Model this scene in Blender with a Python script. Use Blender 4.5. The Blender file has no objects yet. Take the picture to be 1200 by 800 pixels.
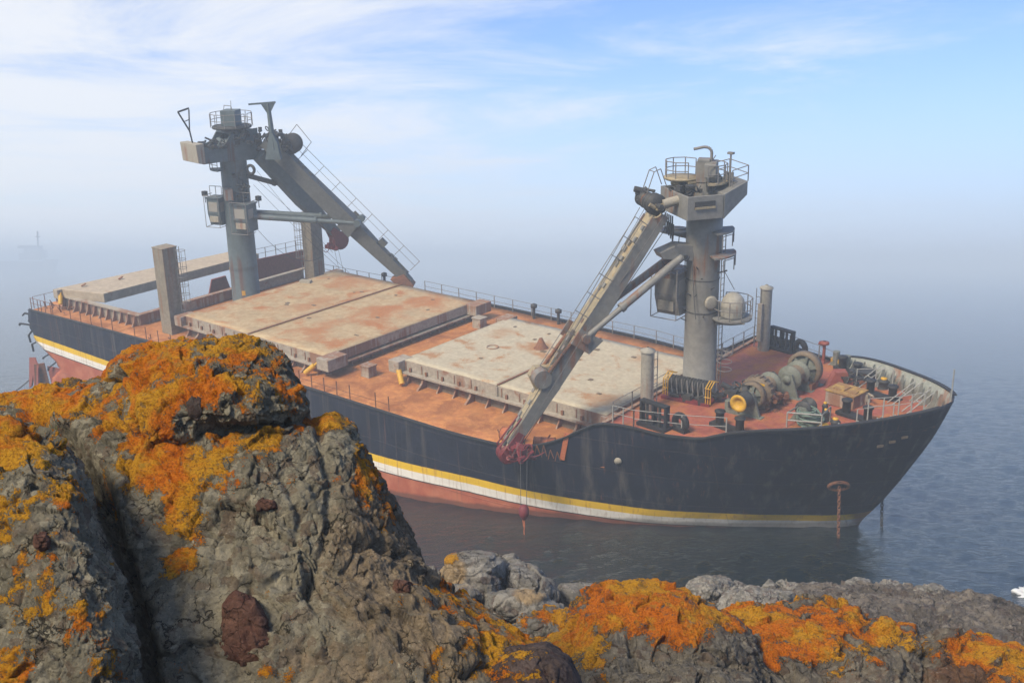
import bpy, bmesh, math, random
import numpy as np
from mathutils import Vector, Matrix, Quaternion
random.seed(7); np.random.seed(7)
C = bpy.context.scene.collection
SC = bpy.context.scene
R_ = math.radians

# ------------------------------------------------------------------ camera, sky, sun, exposure
F = 1333.64; EYE = 15.42; PITCH = math.atan2(93.0, F)
cam = bpy.data.cameras.new("camera"); cam_o = bpy.data.objects.new("camera", cam); C.objects.link(cam_o)
cam.sensor_width = 36.0; cam.lens = F / 1200 * 36.0; cam.clip_end = 9000; cam.clip_start = 0.1
cam_o.location = (0, 0, EYE); cam_o.rotation_euler = (math.pi / 2 - PITCH, 0, 0)
SC.camera = cam_o
SC.view_settings.view_transform = 'Standard'; SC.view_settings.look = 'None'
SC.view_settings.exposure = 0.72; SC.view_settings.gamma = 1.0
SC.view_settings.use_curve_mapping = False

SUN_AZ = R_(-143)      # clockwise from +Y (view direction): to the left and a little behind the camera
SUN_EL = R_(40)
sun_dir = Vector((math.sin(SUN_AZ) * math.cos(SUN_EL), math.cos(SUN_AZ) * math.cos(SUN_EL), math.sin(SUN_EL)))
sl = bpy.data.lights.new("sun", 'SUN'); sl.energy = 2.9; sl.angle = R_(15); sl.color = (1.0, 0.86, 0.68)
so = bpy.data.objects.new("sun", sl); C.objects.link(so)
so.rotation_euler = (-sun_dir).to_track_quat('-Z', 'Y').to_euler(); so.location = (-60, -20, 60)

world = bpy.data.worlds.new("World"); SC.world = world; world.use_nodes = True
def build_world():
    nt = world.node_tree; nt.nodes.clear(); N = nt.nodes.new; L = nt.links.new
    out = N('ShaderNodeOutputWorld'); bg = N('ShaderNodeBackground'); bg.inputs[1].default_value = 0.105
    sky = N('ShaderNodeTexSky'); sky.sky_type = 'NISHITA'; sky.sun_disc = False
    sky.sun_elevation = SUN_EL; sky.sun_rotation = SUN_AZ; sky.altitude = 20
    sky.air_density = 1.0; sky.dust_density = 0.15; sky.ozone_density = 4.0
    tc = N('ShaderNodeTexCoord'); sep = N('ShaderNodeSeparateXYZ'); L(tc.outputs['Generated'], sep.inputs[0])
    def M(op, a, b=None, c=None):
        n = N('ShaderNodeMath'); n.operation = op
        for i, v in enumerate((a, b, c)):
            if v is None: continue
            if isinstance(v, (int, float)): n.inputs[i].default_value = v
            else: L(v, n.inputs[i])
        return n.outputs[0]
    X, Y, Z = sep.outputs
    zz = M('ADD', M('MAXIMUM', Z, 0.0), 0.06)
    px = M('DIVIDE', X, zz); py = M('DIVIDE', Y, zz)
    cv = N('ShaderNodeCombineXYZ'); L(M('ADD', M('MULTIPLY', px, 0.55), M('MULTIPLY', py, 0.10)), cv.inputs[0]); L(M('MULTIPLY', py, 0.62), cv.inputs[1])
    n1 = N('ShaderNodeTexNoise'); n1.inputs['Scale'].default_value = 1.35; n1.inputs['Detail'].default_value = 9; n1.inputs['Roughness'].default_value = 0.68
    n1.inputs['Distortion'].default_value = 0.5
    L(cv.outputs[0], n1.inputs['Vector'])
    n2 = N('ShaderNodeTexNoise'); n2.inputs['Scale'].default_value = 0.42; n2.inputs['Detail'].default_value = 3
    L(cv.outputs[0], n2.inputs['Vector'])
    # more cloud to the left of the view (sunward), clear to the right
    side = M('MULTIPLY_ADD', X, -0.42, 0.02)
    dens = M('ADD', M('ADD', M('MULTIPLY', n1.outputs[0], 0.75), M('MULTIPLY', n2.outputs[0], 0.45)), side)
    mr = N('ShaderNodeMapRange'); mr.interpolation_type = 'SMOOTHSTEP'
    mr.inputs[1].default_value = 0.52; mr.inputs[2].default_value = 0.82; L(dens, mr.inputs[0])
    mix = N('ShaderNodeMix'); mix.data_type = 'RGBA'
    tint = N('ShaderNodeMix'); tint.data_type = 'RGBA'; tint.blend_type = 'MULTIPLY'; tint.inputs[0].default_value = 1.0; L(sky.outputs[0], tint.inputs[6]); tint.inputs[7].default_value = (0.78, 0.82, 1.0, 1)
    L(M('MULTIPLY', mr.outputs[0], 0.9), mix.inputs[0]); L(tint.outputs[2], mix.inputs[6])
    mix.inputs[7].default_value = (5.6, 5.7, 5.9, 1)
    # far fog bank along the horizon, paler towards the sun
    fb = N('ShaderNodeMapRange'); fb.interpolation_type = 'SMOOTHSTEP'; fb.inputs[1].default_value = 0.20; fb.inputs[2].default_value = -0.02; L(Z, fb.inputs[0])
    fc = N('ShaderNodeMix'); fc.data_type = 'RGBA'; L(M('MULTIPLY_ADD', X, 1.2, 0.5), fc.inputs[0]); fc.clamp_factor = True
    fc.inputs[6].default_value = (5.0, 5.3, 5.8, 1); fc.inputs[7].default_value = (2.9, 3.7, 5.3, 1)
    mx2 = N('ShaderNodeMix'); mx2.data_type = 'RGBA'; L(M('MULTIPLY', fb.outputs[0], 0.9), mx2.inputs[0]); L(mix.outputs[2], mx2.inputs[6]); L(fc.outputs[2], mx2.inputs[7])
    L(mx2.outputs[2], bg.inputs[0]); L(bg.outputs[0], out.inputs[0])
build_world()
SC.render.engine = 'CYCLES'
SC.cycles.use_denoising = True
SC.cycles.volume_bounces = 3; SC.cycles.max_bounces = 6; SC.cycles.diffuse_bounces = 3
SC.cycles.caustics_reflective = False; SC.cycles.caustics_refractive = False

# ------------------------------------------------------------------ frames: camera basis and ship frame
CR = np.array([1.0, 0, 0]); CF = np.array([0, math.cos(PITCH), -math.sin(PITCH)]); CU = np.array([0, math.sin(PITCH), math.cos(PITCH)])
def at(px, py, D):                                    # point at image place px,py (1200x800 frame) and depth D
    return np.array([0, 0, EYE]) + D * (CF + CR * (px - 600) / F + CU * (400 - py) / F)
SHIP_R = np.array([[0.777534, 0.628539, -0.019503], [-0.611744, 0.748847, -0.254946], [-0.145639, 0.21016, 0.966758]])
SHIP_T = np.array([11.8233, 71.5927, 7.0722])
SHIP_M = Matrix([list(SHIP_R[i]) + [SHIP_T[i]] for i in range(3)] + [[0, 0, 0, 1]])

# ------------------------------------------------------------------ noise
_rng = np.random.RandomState(3); _perm = _rng.permutation(256); _perm = np.concatenate([_perm, _perm, _perm])
_g = _rng.normal(size=(256, 3)); _g /= np.linalg.norm(_g, axis=1)[:, None]
def pnoise(P):
    i = np.floor(P).astype(np.int64); f = P - i; i &= 255
    u = f * f * f * (f * (f * 6 - 15) + 10); out = 0
    for dx in (0, 1):
        wx = u[:, 0] if dx else 1 - u[:, 0]
        for dy in (0, 1):
            wy = u[:, 1] if dy else 1 - u[:, 1]
            for dz in (0, 1):
                wz = u[:, 2] if dz else 1 - u[:, 2]
                h = _perm[_perm[_perm[(i[:, 0] + dx) & 255] + ((i[:, 1] + dy) & 255)] + ((i[:, 2] + dz) & 255)]
                g = _g[h]
                out = out + wx * wy * wz * (g[:, 0] * (f[:, 0] - dx) + g[:, 1] * (f[:, 1] - dy) + g[:, 2] * (f[:, 2] - dz))
    return out * 1.5
def fbm(P, o=5, lac=2.03, gain=0.5):
    a = 1.0; s = 0; t = 0
    for k in range(o):
        s = s + a * pnoise(P + 17.3 * k); t += a; P = P * lac; a *= gain
    return s / t
def ridged(P, o=4, lac=2.1, gain=0.5):
    a = 1.0; s = 0; t = 0
    for k in range(o):
        s = s + a * (1 - np.abs(pnoise(P + 9.1 * k)) * 2); t += a; P = P * lac; a *= gain
    return s / t
def worley(P):
    i = np.floor(P).astype(np.int64); f1 = np.full(len(P), 9.0); f2 = np.full(len(P), 9.0); idc = np.zeros(len(P)); pl = np.zeros(len(P))
    for dx in (-1, 0, 1):
        for dy in (-1, 0, 1):
            for dz in (-1, 0, 1):
                c = i + np.array([dx, dy, dz]); h = _perm[_perm[_perm[c[:, 0] & 255] + (c[:, 1] & 255)] + (c[:, 2] & 255)]
                p = c + 0.5 + 0.45 * _g[h] * 1.2
                q = P - p; d = np.sqrt((q ** 2).sum(1)); pd = (q * _g[(h + 91) & 255]).sum(1)
                m = d < f1
                f2 = np.where(m, f1, np.minimum(f2, d)); idc = np.where(m, h / 255.0, idc); pl = np.where(m, pd, pl); f1 = np.where(m, d, f1)
    return f1, f2, idc, pl
def sstep(a, b, x):
    t = np.clip((x - a) / (b - a), 0, 1); return t * t * (3 - 2 * t)

# ------------------------------------------------------------------ object helpers
def tag(o, label=None, cat=None, group=None, kind=None):
    if label: o['label'] = label
    if cat: o['category'] = cat
    if group: o['group'] = group
    if kind: o['kind'] = kind
    return o
def empty(name, loc=(0, 0, 0), parent=None):
    o = bpy.data.objects.new(name, None); o.empty_display_size = 0.2; C.objects.link(o); o.location = loc
    if parent: o.parent = parent
    return o
class MB:
    def __init__(s): s.v = []; s.f = []; s.m = []; s.sm = []
    def add(s, V, Fc, m=0, smooth=False):
        b = len(s.v); s.v += [tuple(map(float, p)) for p in V]
        for q in Fc: s.f.append([b + i for i in q]); s.m.append(m); s.sm.append(smooth)
        return s
    def box(s, c, size, rz=0.0, m=0, ax=None, bev=0.0):
        c = np.array(c, float); h = np.array(size, float) / 2
        if ax is None: ax = np.array([[math.cos(rz), math.sin(rz), 0], [-math.sin(rz), math.cos(rz), 0], [0, 0, 1.0]])
        P = [c + ax[0] * x * h[0] + ax[1] * y * h[1] + ax[2] * z * h[2] for x in (-1, 1) for y in (-1, 1) for z in (-1, 1)]
        return s.add(P, [(0, 1, 3, 2), (4, 6, 7, 5), (0, 4, 5, 1), (2, 3, 7, 6), (0, 2, 6, 4), (1, 5, 7, 3)], m)
    def beam(s, a, b, w, h, up=(0, 0, 1), m=0, w2=None, h2=None):
        a = np.array(a, float); b = np.array(b, float); d = b - a; d /= np.linalg.norm(d)
        x = np.cross(d, up); x /= np.linalg.norm(x); y = np.cross(x, d)
        w2 = w if w2 is None else w2; h2 = h if h2 is None else h2
        P = [p + x * sx * ww / 2 + y * sy * hh / 2 for p, ww, hh in ((a, w, h), (b, w2, h2)) for sx, sy in ((-1, -1), (1, -1), (1, 1), (-1, 1))]
        return s.add(P, [(3, 2, 1, 0), (4, 5, 6, 7), (0, 1, 5, 4), (1, 2, 6, 5), (2, 3, 7, 6), (3, 0, 4, 7)], m)
    def tube(s, a, b, r, n=10, m=0, r2=None, cap=True):
        a = np.array(a, float); b = np.array(b, float); d = b - a; d = d / np.linalg.norm(d)
        t = np.array([0, 0, 1.0]) if abs(d[2]) < 0.9 else np.array([1.0, 0, 0])
        x = np.cross(d, t); x /= np.linalg.norm(x); y = np.cross(d, x); r2 = r if r2 is None else r2
        P = []
        for p, rr in ((a, r), (b, r2)):
            for i in range(n):
                an = 2 * math.pi * i / n; P.append(p + rr * (x * math.cos(an) + y * math.sin(an)))
        s.add(P, [(i, (i + 1) % n, n + (i + 1) % n, n + i) for i in range(n)], m, n > 5)
        if cap: s.add(P, [tuple(range(n))[::-1], tuple(range(n, 2 * n))], m)
        return s
    def path(s, pts, r, n=6, m=0):
        for a, b in zip(pts[:-1], pts[1:]):
            s.tube(a, b, r, n, m)
        return s
    def lathe(s, prof, c, axis=(0, 0, 1), n=24, m=0, smooth=True):       # prof: (radius, height) pairs
        c = np.array(c, float); d = np.array(axis, float); d /= np.linalg.norm(d)
        t = np.array([0, 0, 1.0]) if abs(d[2]) < 0.9 else np.array([1.0, 0, 0])
        x = np.cross(d, t); x /= np.linalg.norm(x); y = np.cross(d, x); P = []; Q = []
        for r, h in prof:
            for i in range(n):
                an = 2 * math.pi * i / n; P.append(c + d * h + max(r, 1e-4) * (x * math.cos(an) + y * math.sin(an)))
        for k in range(len(prof) - 1):
            for i in range(n): Q.append((k * n + i, k * n + (i + 1) % n, (k + 1) * n + (i + 1) % n, (k + 1) * n + i))
        return s.add(P, Q, m, smooth)
    def prism(s, poly, c, ex, ey, depth, m=0):                            # polygon in plane (ex,ey), thick along ex x ey
        c = np.array(c, float); ex = np.array(ex, float); ey = np.array(ey, float); ez = np.cross(ex, ey); n = len(poly)
        P = [c + ex * u + ey * v + ez * k * depth / 2 for k in (-1, 1) for u, v in poly]
        return s.add(P, [tuple(range(n))[::-1], tuple(range(n, 2 * n))] + [(i, (i + 1) % n, n + (i + 1) % n, n + i) for i in range(n)], m)
    def torus(s, c, axis, R, r, n=16, k=8, m=0, sc=(1, 1), xdir=None):
        c = np.array(c, float); d = np.array(axis, float); d /= np.linalg.norm(d)
        t = np.array(xdir, float) if xdir is not None else (np.array([0, 0, 1.0]) if abs(d[2]) < 0.9 else np.array([1.0, 0, 0]))
        x = t - d * (t @ d); x /= np.linalg.norm(x); y = np.cross(d, x); P = []; Q = []
        for i in range(n):
            a = 2 * math.pi * i / n; e = x * math.cos(a) * sc[0] + y * math.sin(a) * sc[1]
            for j in range(k):
                b = 2 * math.pi * j / k; P.append(c + e * (R + r * math.cos(b)) + d * r * math.sin(b))
        for i in range(n):
            for j in range(k): Q.append((i * k + j, ((i + 1) % n) * k + j, ((i + 1) % n) * k + (j + 1) % k, i * k + (j + 1) % k))
        return s.add(P, Q, m, True)
    def build(s, name, mats, parent=None, loc=None, bevel=0.0):
        me = bpy.data.meshes.new(name); me.from_pydata(s.v, [], s.f)
        if not isinstance(mats, (list, tuple)): mats = [mats]
        for m in mats: me.materials.append(m)
        me.polygons.foreach_set('material_index', s.m); me.polygons.foreach_set('use_smooth', s.sm)
        bm = bmesh.new(); bm.from_mesh(me); bmesh.ops.recalc_face_normals(bm, faces=bm.faces); bm.to_mesh(me); bm.free()
        me.update()
        o = bpy.data.objects.new(name, me); C.objects.link(o)
        if loc is not None: o.location = loc
        if parent: o.parent = parent
        if bevel:
            b = o.modifiers.new('bevel', 'BEVEL'); b.width = bevel; b.segments = 2; b.limit_method = 'ANGLE'; b.angle_limit = R_(50)
        return o
def copy_of(o, loc, parent=None):
    c = o.copy(); C.objects.link(c); c.location = loc
    c.parent = parent if parent else o.parent
    return c
def np_mesh(name, V, quads, mats, attrs=None, smooth=True, parent=None):
    me = bpy.data.meshes.new(name); V = np.asarray(V, np.float32); quads = np.asarray(quads, np.int32); k = quads.shape[1]
    me.vertices.add(len(V)); me.vertices.foreach_set('co', V.ravel())
    me.loops.add(quads.size); me.loops.foreach_set('vertex_index', quads.ravel())
    me.polygons.add(len(quads)); me.polygons.foreach_set('loop_start', np.arange(0, quads.size, k, dtype=np.int32))
    me.polygons.foreach_set('loop_total', np.full(len(quads), k, np.int32))
    me.polygons.foreach_set('use_smooth', np.full(len(quads), smooth))
    for a, d in (attrs or {}).items():
        me.attributes.new(a, 'FLOAT', 'POINT').data.foreach_set('value', np.asarray(d, np.float32))
    if not isinstance(mats, (list, tuple)): mats = [mats]
    for m in mats: me.materials.append(m)
    me.update(calc_edges=True); me.validate()
    o = bpy.data.objects.new(name, me); C.objects.link(o)
    if parent: o.parent = parent
    return o

# ------------------------------------------------------------------ materials
class NT:
    def __init__(s, name):
        s.mat = bpy.data.materials.new(name); s.mat.use_nodes = True; s.nt = s.mat.node_tree
        s.b = s.nt.nodes['Principled BSDF']; s.out = s.nt.nodes['Material Output']; s.tc = s.n('ShaderNodeTexCoord')
    def n(s, t, **kw):
        x = s.nt.nodes.new(t)
        for k, v in kw.items(): setattr(x, k, v)
        return x
    def l(s, a, b): s.nt.links.new(a, b)
    def math(s, op, a, b=None, c=None, clamp=False):
        n = s.n('ShaderNodeMath', operation=op, use_clamp=clamp)
        for i, v in enumerate((a, b, c)):
            if v is None: continue
            if isinstance(v, (int, float)): n.inputs[i].default_value = v
            else: s.l(v, n.inputs[i])
        return n.outputs[0]
    def noise(s, scale, detail=5, rough=0.6, vec=None, sc3=None, dist=0.0, off=None):
        n = s.n('ShaderNodeTexNoise'); n.inputs['Scale'].default_value = scale; n.inputs['Detail'].default_value = detail
        n.inputs['Roughness'].default_value = rough; n.inputs['Distortion'].default_value = dist
        v = vec if vec is not None else s.tc.outputs['Object']
        if sc3 or off:
            m = s.n('ShaderNodeMapping'); s.l(v, m.inputs[0])
            if sc3: m.inputs['Scale'].default_value = sc3
            if off: m.inputs['Location'].default_value = off
            v = m.outputs[0]
        s.l(v, n.inputs['Vector']); return n.outputs[0]
    def ramp(s, v, a, b):
        n = s.n('ShaderNodeMapRange'); n.interpolation_type = 'SMOOTHSTEP'; n.inputs[1].default_value = a; n.inputs[2].default_value = b
        s.l(v, n.inputs[0]); return n.outputs[0]
    def mix(s, f, a, b):
        n = s.n('ShaderNodeMix', data_type='RGBA')
        for i, v in ((0, f), (6, a), (7, b)):
            if isinstance(v, (int, float)): n.inputs[i].default_value = v
            elif isinstance(v, tuple): n.inputs[i].default_value = (*v, 1) if len(v) == 3 else v
            else: s.l(v, n.inputs[i])
        return n.outputs[2]
    def bump(s, h, strength=0.3, dist=0.02):
        n = s.n('ShaderNodeBump'); n.inputs['Strength'].default_value = strength; n.inputs['Distance'].default_value = dist
        s.l(h, n.inputs['Height']); s.l(n.outputs[0], s.b.inputs['Normal']); return n
    def col(s, c, rough=0.7):
        if isinstance(c, tuple): s.b.inputs['Base Color'].default_value = (*c, 1)
        else: s.l(c, s.b.inputs['Base Color'])
        if isinstance(rough, (int, float)): s.b.inputs['Roughness'].default_value = rough
        else: s.l(rough, s.b.inputs['Roughness'])

RUST = (0.27, 0.10, 0.04); RUST_D = (0.12, 0.045, 0.025)
def paint(name, base, base2=None, rust=0.3, rustc=RUST, scale=0.6, rough=0.62, streak=0.0, spots=(), dirt=0.0, off=None):
    t = NT(name); base2 = base2 or tuple(c * 0.72 for c in base)
    n1 = t.noise(scale, 8, 0.62, dist=0.4, off=off); n2 = t.noise(scale * 5.3, 6, 0.65); n3 = t.noise(scale * 22, 4, 0.7)
    c = t.mix(t.ramp(n2, 0.35, 0.68), base2, base)
    if dirt: c = t.mix(t.math('MULTIPLY', t.ramp(t.noise(scale * 1.7, 7, 0.65, off=(3, 8, 1)), 0.42, 0.68), dirt), c, tuple(x * 0.55 for x in base))
    lo = 0.72 - 0.42 * rust
    v = t.math('ADD', t.math('MULTIPLY', n1, 0.72), t.math('MULTIPLY', n3, 0.28))
    k = t.ramp(v, lo, lo + 0.13)
    if streak:
        st = t.noise(1.0, 5, 0.6, sc3=(2.6, 2.6, 0.13)); s2 = t.ramp(t.math('MULTIPLY', st, t.ramp(t.noise(0.22, 2, 0.5, off=(5, 1, 2)), 0.35, 0.6)), 0.5 - 0.25 * streak, 0.72 - 0.25 * streak)
        k = t.math('MAXIMUM', k, t.math('MULTIPLY', s2, 0.75))
    if spots:
        sep = t.n('ShaderNodeSeparateXYZ'); t.l(t.tc.outputs['Object'], sep.inputs[0])
        for (sx, sy, rx, ry, a) in spots:
            dx = t.math('DIVIDE', t.math('SUBTRACT', sep.outputs[0], sx), rx); dy = t.math('DIVIDE', t.math('SUBTRACT', sep.outputs[1], sy), ry)
            d = t.math('SQRT', t.math('ADD', t.math('MULTIPLY', dx, dx), t.math('MULTIPLY', dy, dy)))
            d = t.math('SUBTRACT', t.math('SUBTRACT', 1.5, d), t.math('MULTIPLY', t.math('SUBTRACT', v, 0.5), -5.0))
            k = t.math('MAXIMUM', k, t.math('MULTIPLY', t.ramp(d, 0.3, 1.4), a))
    rc = t.mix(t.ramp(n3, 0.3, 0.7), tuple(x * 0.6 for x in rustc), rustc)
    t.col(t.mix(k, c, rc), t.math('MULTIPLY_ADD', k, 0.25, rough))
    t.b.inputs['Specular IOR Level'].default_value = 0.35
    t.bump(t.math('ADD', n3, t.math('MULTIPLY', k, 0.5)), 0.35, 0.03)
    return t.mat
def hull_mat():
    t = NT('hull_paint'); sep = t.n('ShaderNodeSeparateXYZ'); t.l(t.tc.outputs['Object'], sep.inputs[0])
    z = t.math('ADD', sep.outputs[2], t.math('MULTIPLY', t.math('SUBTRACT', t.noise(1.6, 4, 0.6), 0.5), 0.05))
    # the painted band sweeps up a little forward
    z = t.math('SUBTRACT', z, t.math('SUBTRACT', t.math('MULTIPLY', t.ramp(sep.outputs[0], -20.0, -8.0), 0.62), t.math('MULTIPLY', t.ramp(sep.outputs[0], 4.0, 10.5), 0.27)))
    geo = t.n('ShaderNodeNewGeometry'); gs = t.n('ShaderNodeSeparateXYZ'); t.l(geo.outputs['Position'], gs.inputs[0])
    n1 = t.noise(0.35, 8, 0.6, dist=0.5); nf = t.noise(9, 5, 0.7)
    st = t.noise(1.0, 6, 0.62, sc3=(1.5, 1.5, 0.06)); stf = t.noise(1.0, 6, 0.6, sc3=(6, 6, 0.18))
    black = t.mix(t.ramp(n1, 0.35, 0.7), (0.008, 0.011, 0.023), (0.014, 0.018, 0.036))
    black = t.mix(t.math('MULTIPLY', t.ramp(st, 0.50, 0.74), 0.62), black, (0.13, 0.115, 0.10))
    red = t.mix(t.ramp(t.noise(0.9, 7, 0.6), 0.35, 0.7), (0.38, 0.095, 0.045), (0.48, 0.165, 0.085))
    yel = t.mix(t.ramp(stf, 0.5, 0.75), (0.78, 0.50, 0.015), (0.55, 0.32, 0.03))
    whi = t.mix(t.ramp(stf, 0.48, 0.75), (0.82, 0.79, 0.72), (0.58, 0.50, 0.42))
    def above(h, w=0.02): return t.ramp(z, h - w, h + w)
    c = t.mix(above(-6.06), red, (0.05, 0.04, 0.04)); c = t.mix(above(-5.98), c, whi)
    c = t.mix(above(-5.42), c, yel); c = t.mix(above(-4.92), c, black)
    rs = t.ramp(t.math('ADD', t.math('MULTIPLY', stf, 0.55), t.math('MULTIPLY', t.noise(0.5, 5, 0.6, off=(9, 2, 4)), 0.45)), 0.60, 0.74)
    stemx = t.math('MULTIPLY', t.ramp(t.math('ADD', sep.outputs[0], t.math('MULTIPLY', n1, 0.9)), 11.2, 11.7), t.math('SUBTRACT', 1.0, above(-4.9, 0.1)))
    rs = t.math('MAXIMUM', t.math('MULTIPLY', rs, 0.6), t.math('MULTIPLY', stemx, 0.8))
    c = t.mix(rs, c, (0.33, 0.12, 0.045))
    # plate seams, rust weeping from the deck edge, wet weedy band at the water
    def seam(v, p, w): return t.ramp(t.math('ABSOLUTE', t.math('SUBTRACT', t.math('FRACT', t.math('DIVIDE', v, p)), 0.5)), 0.5 - w / p, 0.5 - 0.3 * w / p)
    sm = t.math('MAXIMUM', seam(sep.outputs[0], 5.3, 0.05), seam(sep.outputs[2], 1.9, 0.05))
    c = t.mix(t.math('MULTIPLY', sm, t.math('MULTIPLY', t.ramp(t.noise(0.8, 4, .6, off=(2, 2, 2)), .35, .6), 0.25)), c, (0.11, 0.075, 0.06))
    wp = t.math('MULTIPLY', t.ramp(t.noise(1.0, 6, 0.65, sc3=(3.2, 3.2, 0.10), off=(7, 3, 1)), 0.56, 0.70), t.ramp(t.noise(0.3, 3, .5, off=(1, 6, 2)), .42, .62))
    c = t.mix(t.math('MULTIPLY', wp, 0.4), c, (0.20, 0.085, 0.04))
    wet = t.ramp(t.math('ADD', gs.outputs[2], t.math('MULTIPLY', t.math('SUBTRACT', n1, .5), .5)), 0.38, 0.12)
    c = t.mix(t.math('MULTIPLY', wet, 0.62), c, (0.035, 0.030, 0.022))
    t.col(c, t.math('MULTIPLY_ADD', n1, 0.35, 0.42)); t.b.inputs['Specular IOR Level'].default_value = 0.3
    dent = t.noise(0.8, 3, 0.5)
    t.bump(t.math('ADD', t.math('MULTIPLY', nf, 0.25), t.math('ADD', t.math('MULTIPLY', dent, 1.8), t.math('MULTIPLY', sm, 0.25))), 0.5, 0.10)
    return t.mat
M = {}
M['hull'] = hull_mat()
M['deck'] = paint('rusted_main_deck', (0.52, 0.225, 0.065), (0.37, 0.135, 0.042), 0.6, (0.32, 0.115, 0.035), 0.5, 0.7, dirt=0.55)
M['fdeck'] = paint('red_foredeck', (0.37, 0.105, 0.068), (0.25, 0.068, 0.045), 0.62, (0.42, 0.16, 0.055), 0.7, 0.66, dirt=0.5)
M['cover1'] = paint('cream_hatch_cover', (0.48, 0.43, 0.31), (0.39, 0.335, 0.235), 0.46, (0.40, 0.19, 0.07), 0.6, 0.65, spots=((-13.8, 1.3, 1.6, 1.3, 0.9), (-12.6, 0.2, 1.8, 0.8, 0.8), (-4.2, -4.2, 1.6, 1.5, .6), (-18.2, 2.5, 1.2, 1.6, .5), (-6, 3.5, 1.5, 1.2, .5)), dirt=0.3)
M['cover2'] = paint('tan_hatch_cover', (0.46, 0.365, 0.215), (0.36, 0.25, 0.135), 0.52, (0.43, 0.175, 0.06), 0.42, 0.68, spots=((-30.5, -4.5, 2.2, 3.8, 0.85), (-29.2, 1.0, 2.6, 3.8, 0.95), (-28, 5.5, 2.8, 3.0, 0.95), (-38.0, 6.0, 3.4, 2.5, 0.75), (-36, -1, 1.6, 4.0, .6)), dirt=0.4)
M['cover3'] = paint('weathered_hatch_cover', (0.45, 0.38, 0.28), (0.36, 0.29, 0.21), 0.25, RUST, 0.5, 0.68, dirt=0.4)
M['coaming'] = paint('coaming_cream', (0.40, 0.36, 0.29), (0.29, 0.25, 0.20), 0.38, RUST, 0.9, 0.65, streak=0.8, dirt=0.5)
M['coaming_d'] = paint('coaming_rust_painted_shade', (0.21, 0.17, 0.12), (0.14, 0.11, 0.08), 0.45, RUST, 0.9, 0.7, streak=0.8, dirt=0.6)  # rusty coaming, darkened in its colour as shade of the recess behind the brackets
M['grey_c'] = paint('crane_warm_grey', (0.225, 0.220, 0.198), (0.175, 0.172, 0.158), 0.17, RUST, 0.5, 0.5, streak=0.35, dirt=0.3)
M['jib_tan'] = paint('jib_tan', (0.38, 0.31, 0.18), (0.26, 0.22, 0.15), 0.4, (0.40, 0.22, 0.07), 0.9, 0.6, dirt=0.4)
M['grey_b'] = paint('crane_blue_grey', (0.105, 0.135, 0.142), (0.08, 0.105, 0.112), 0.06, RUST_D, 0.5, 0.5, streak=0.1, dirt=0.3)
M['jib_dark'] = paint('jib_dark_grey', (0.105, 0.108, 0.10), (0.075, 0.078, 0.075), 0.2, RUST_D, 0.8, 0.6, dirt=0.4)
M['mach'] = paint('greasy_machinery', (0.055, 0.055, 0.052), (0.035, 0.035, 0.035), 0.3, RUST_D, 2.0, 0.55)
M['green'] = paint('winch_green_grey', (0.19, 0.20, 0.165), (0.13, 0.145, 0.12), 0.26, RUST, 1.6, 0.6, dirt=0.4)
M['rustm'] = paint('rusty_steel', (0.22, 0.10, 0.05), (0.14, 0.06, 0.035), 0.5, (0.30, 0.12, 0.045), 1.5, 0.75)
M['geart'] = paint('worn_gear_brown', (0.20, 0.15, 0.095), (0.13, 0.10, 0.07), 0.3, RUST, 1.6, 0.6, dirt=.4)
M['black'] = paint('black_steel', (0.028, 0.027, 0.028), (0.02, 0.02, 0.02), 0.22, RUST_D, 1.5, 0.6)
M['yellow'] = paint('yellow_paint', (0.62, 0.38, 0.03), (0.5, 0.27, 0.025), 0.2, RUST, 2.5, 0.5)
M['yellow_w'] = paint('flaking_yellow_lid', (0.50, 0.33, 0.06), (0.36, 0.23, 0.06), 0.8, (0.30, 0.17, 0.07), 1.4, 0.65)
M['red'] = paint('red_sheave_paint', (0.20, 0.026, 0.03), (0.13, 0.02, 0.024), 0.2, RUST_D, 2.0, 0.55)
M['redpl'] = paint('red_primer_plate', (0.30, 0.085, 0.06), (0.22, 0.06, 0.045), 0.35, RUST, 0.9, 0.7, dirt=0.3)
M['white'] = paint('white_rail_paint', (0.34, 0.345, 0.32), (0.25, 0.255, 0.235), 0.15, RUST, 2.0, 0.5)
M['railg'] = paint('grey_rail_paint', (0.22, 0.21, 0.20), (0.15, 0.14, 0.13), 0.3, RUST, 2.0, 0.6)
M['bulw'] = paint('bulwark_grey_green', (0.31, 0.32, 0.28), (0.22, 0.235, 0.205), 0.22, RUST, 1.0, 0.6, streak=0.6, dirt=0.4)
M['post'] = paint('post_weathered', (0.27, 0.235, 0.175), (0.20, 0.175, 0.13), 0.28, RUST, 0.8, 0.65, streak=0.25, dirt=0.4)
M['postg'] = paint('post_grey', (0.34, 0.32, 0.27), (0.26, 0.25, 0.21), 0.2, RUST, 0.9, 0.6, streak=0.5)
M['rope'] = paint('green_rope', (0.16, 0.22, 0.18), (0.10, 0.15, 0.12), 0.02, RUST, 5, 0.9)
M['wire'] = paint('steel_wire', (0.10, 0.10, 0.10), (0.06, 0.06, 0.06), 0.2, RUST, 4, 0.5)
M['tin'] = paint('pale_plate', (0.36, 0.33, 0.26), (0.28, 0.255, 0.2), 0.22, RUST, 1.6, 0.6, streak=0.15)
M['orange'] = paint('orange_drum', (0.50, 0.16, 0.06), (0.38, 0.11, 0.045), 0.2, RUST, 2.2, 0.6)
def glass():
    t = NT('cab_glass'); t.col((0.27, 0.255, 0.22), 0.25); return t.mat
M['glass'] = glass()
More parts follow.
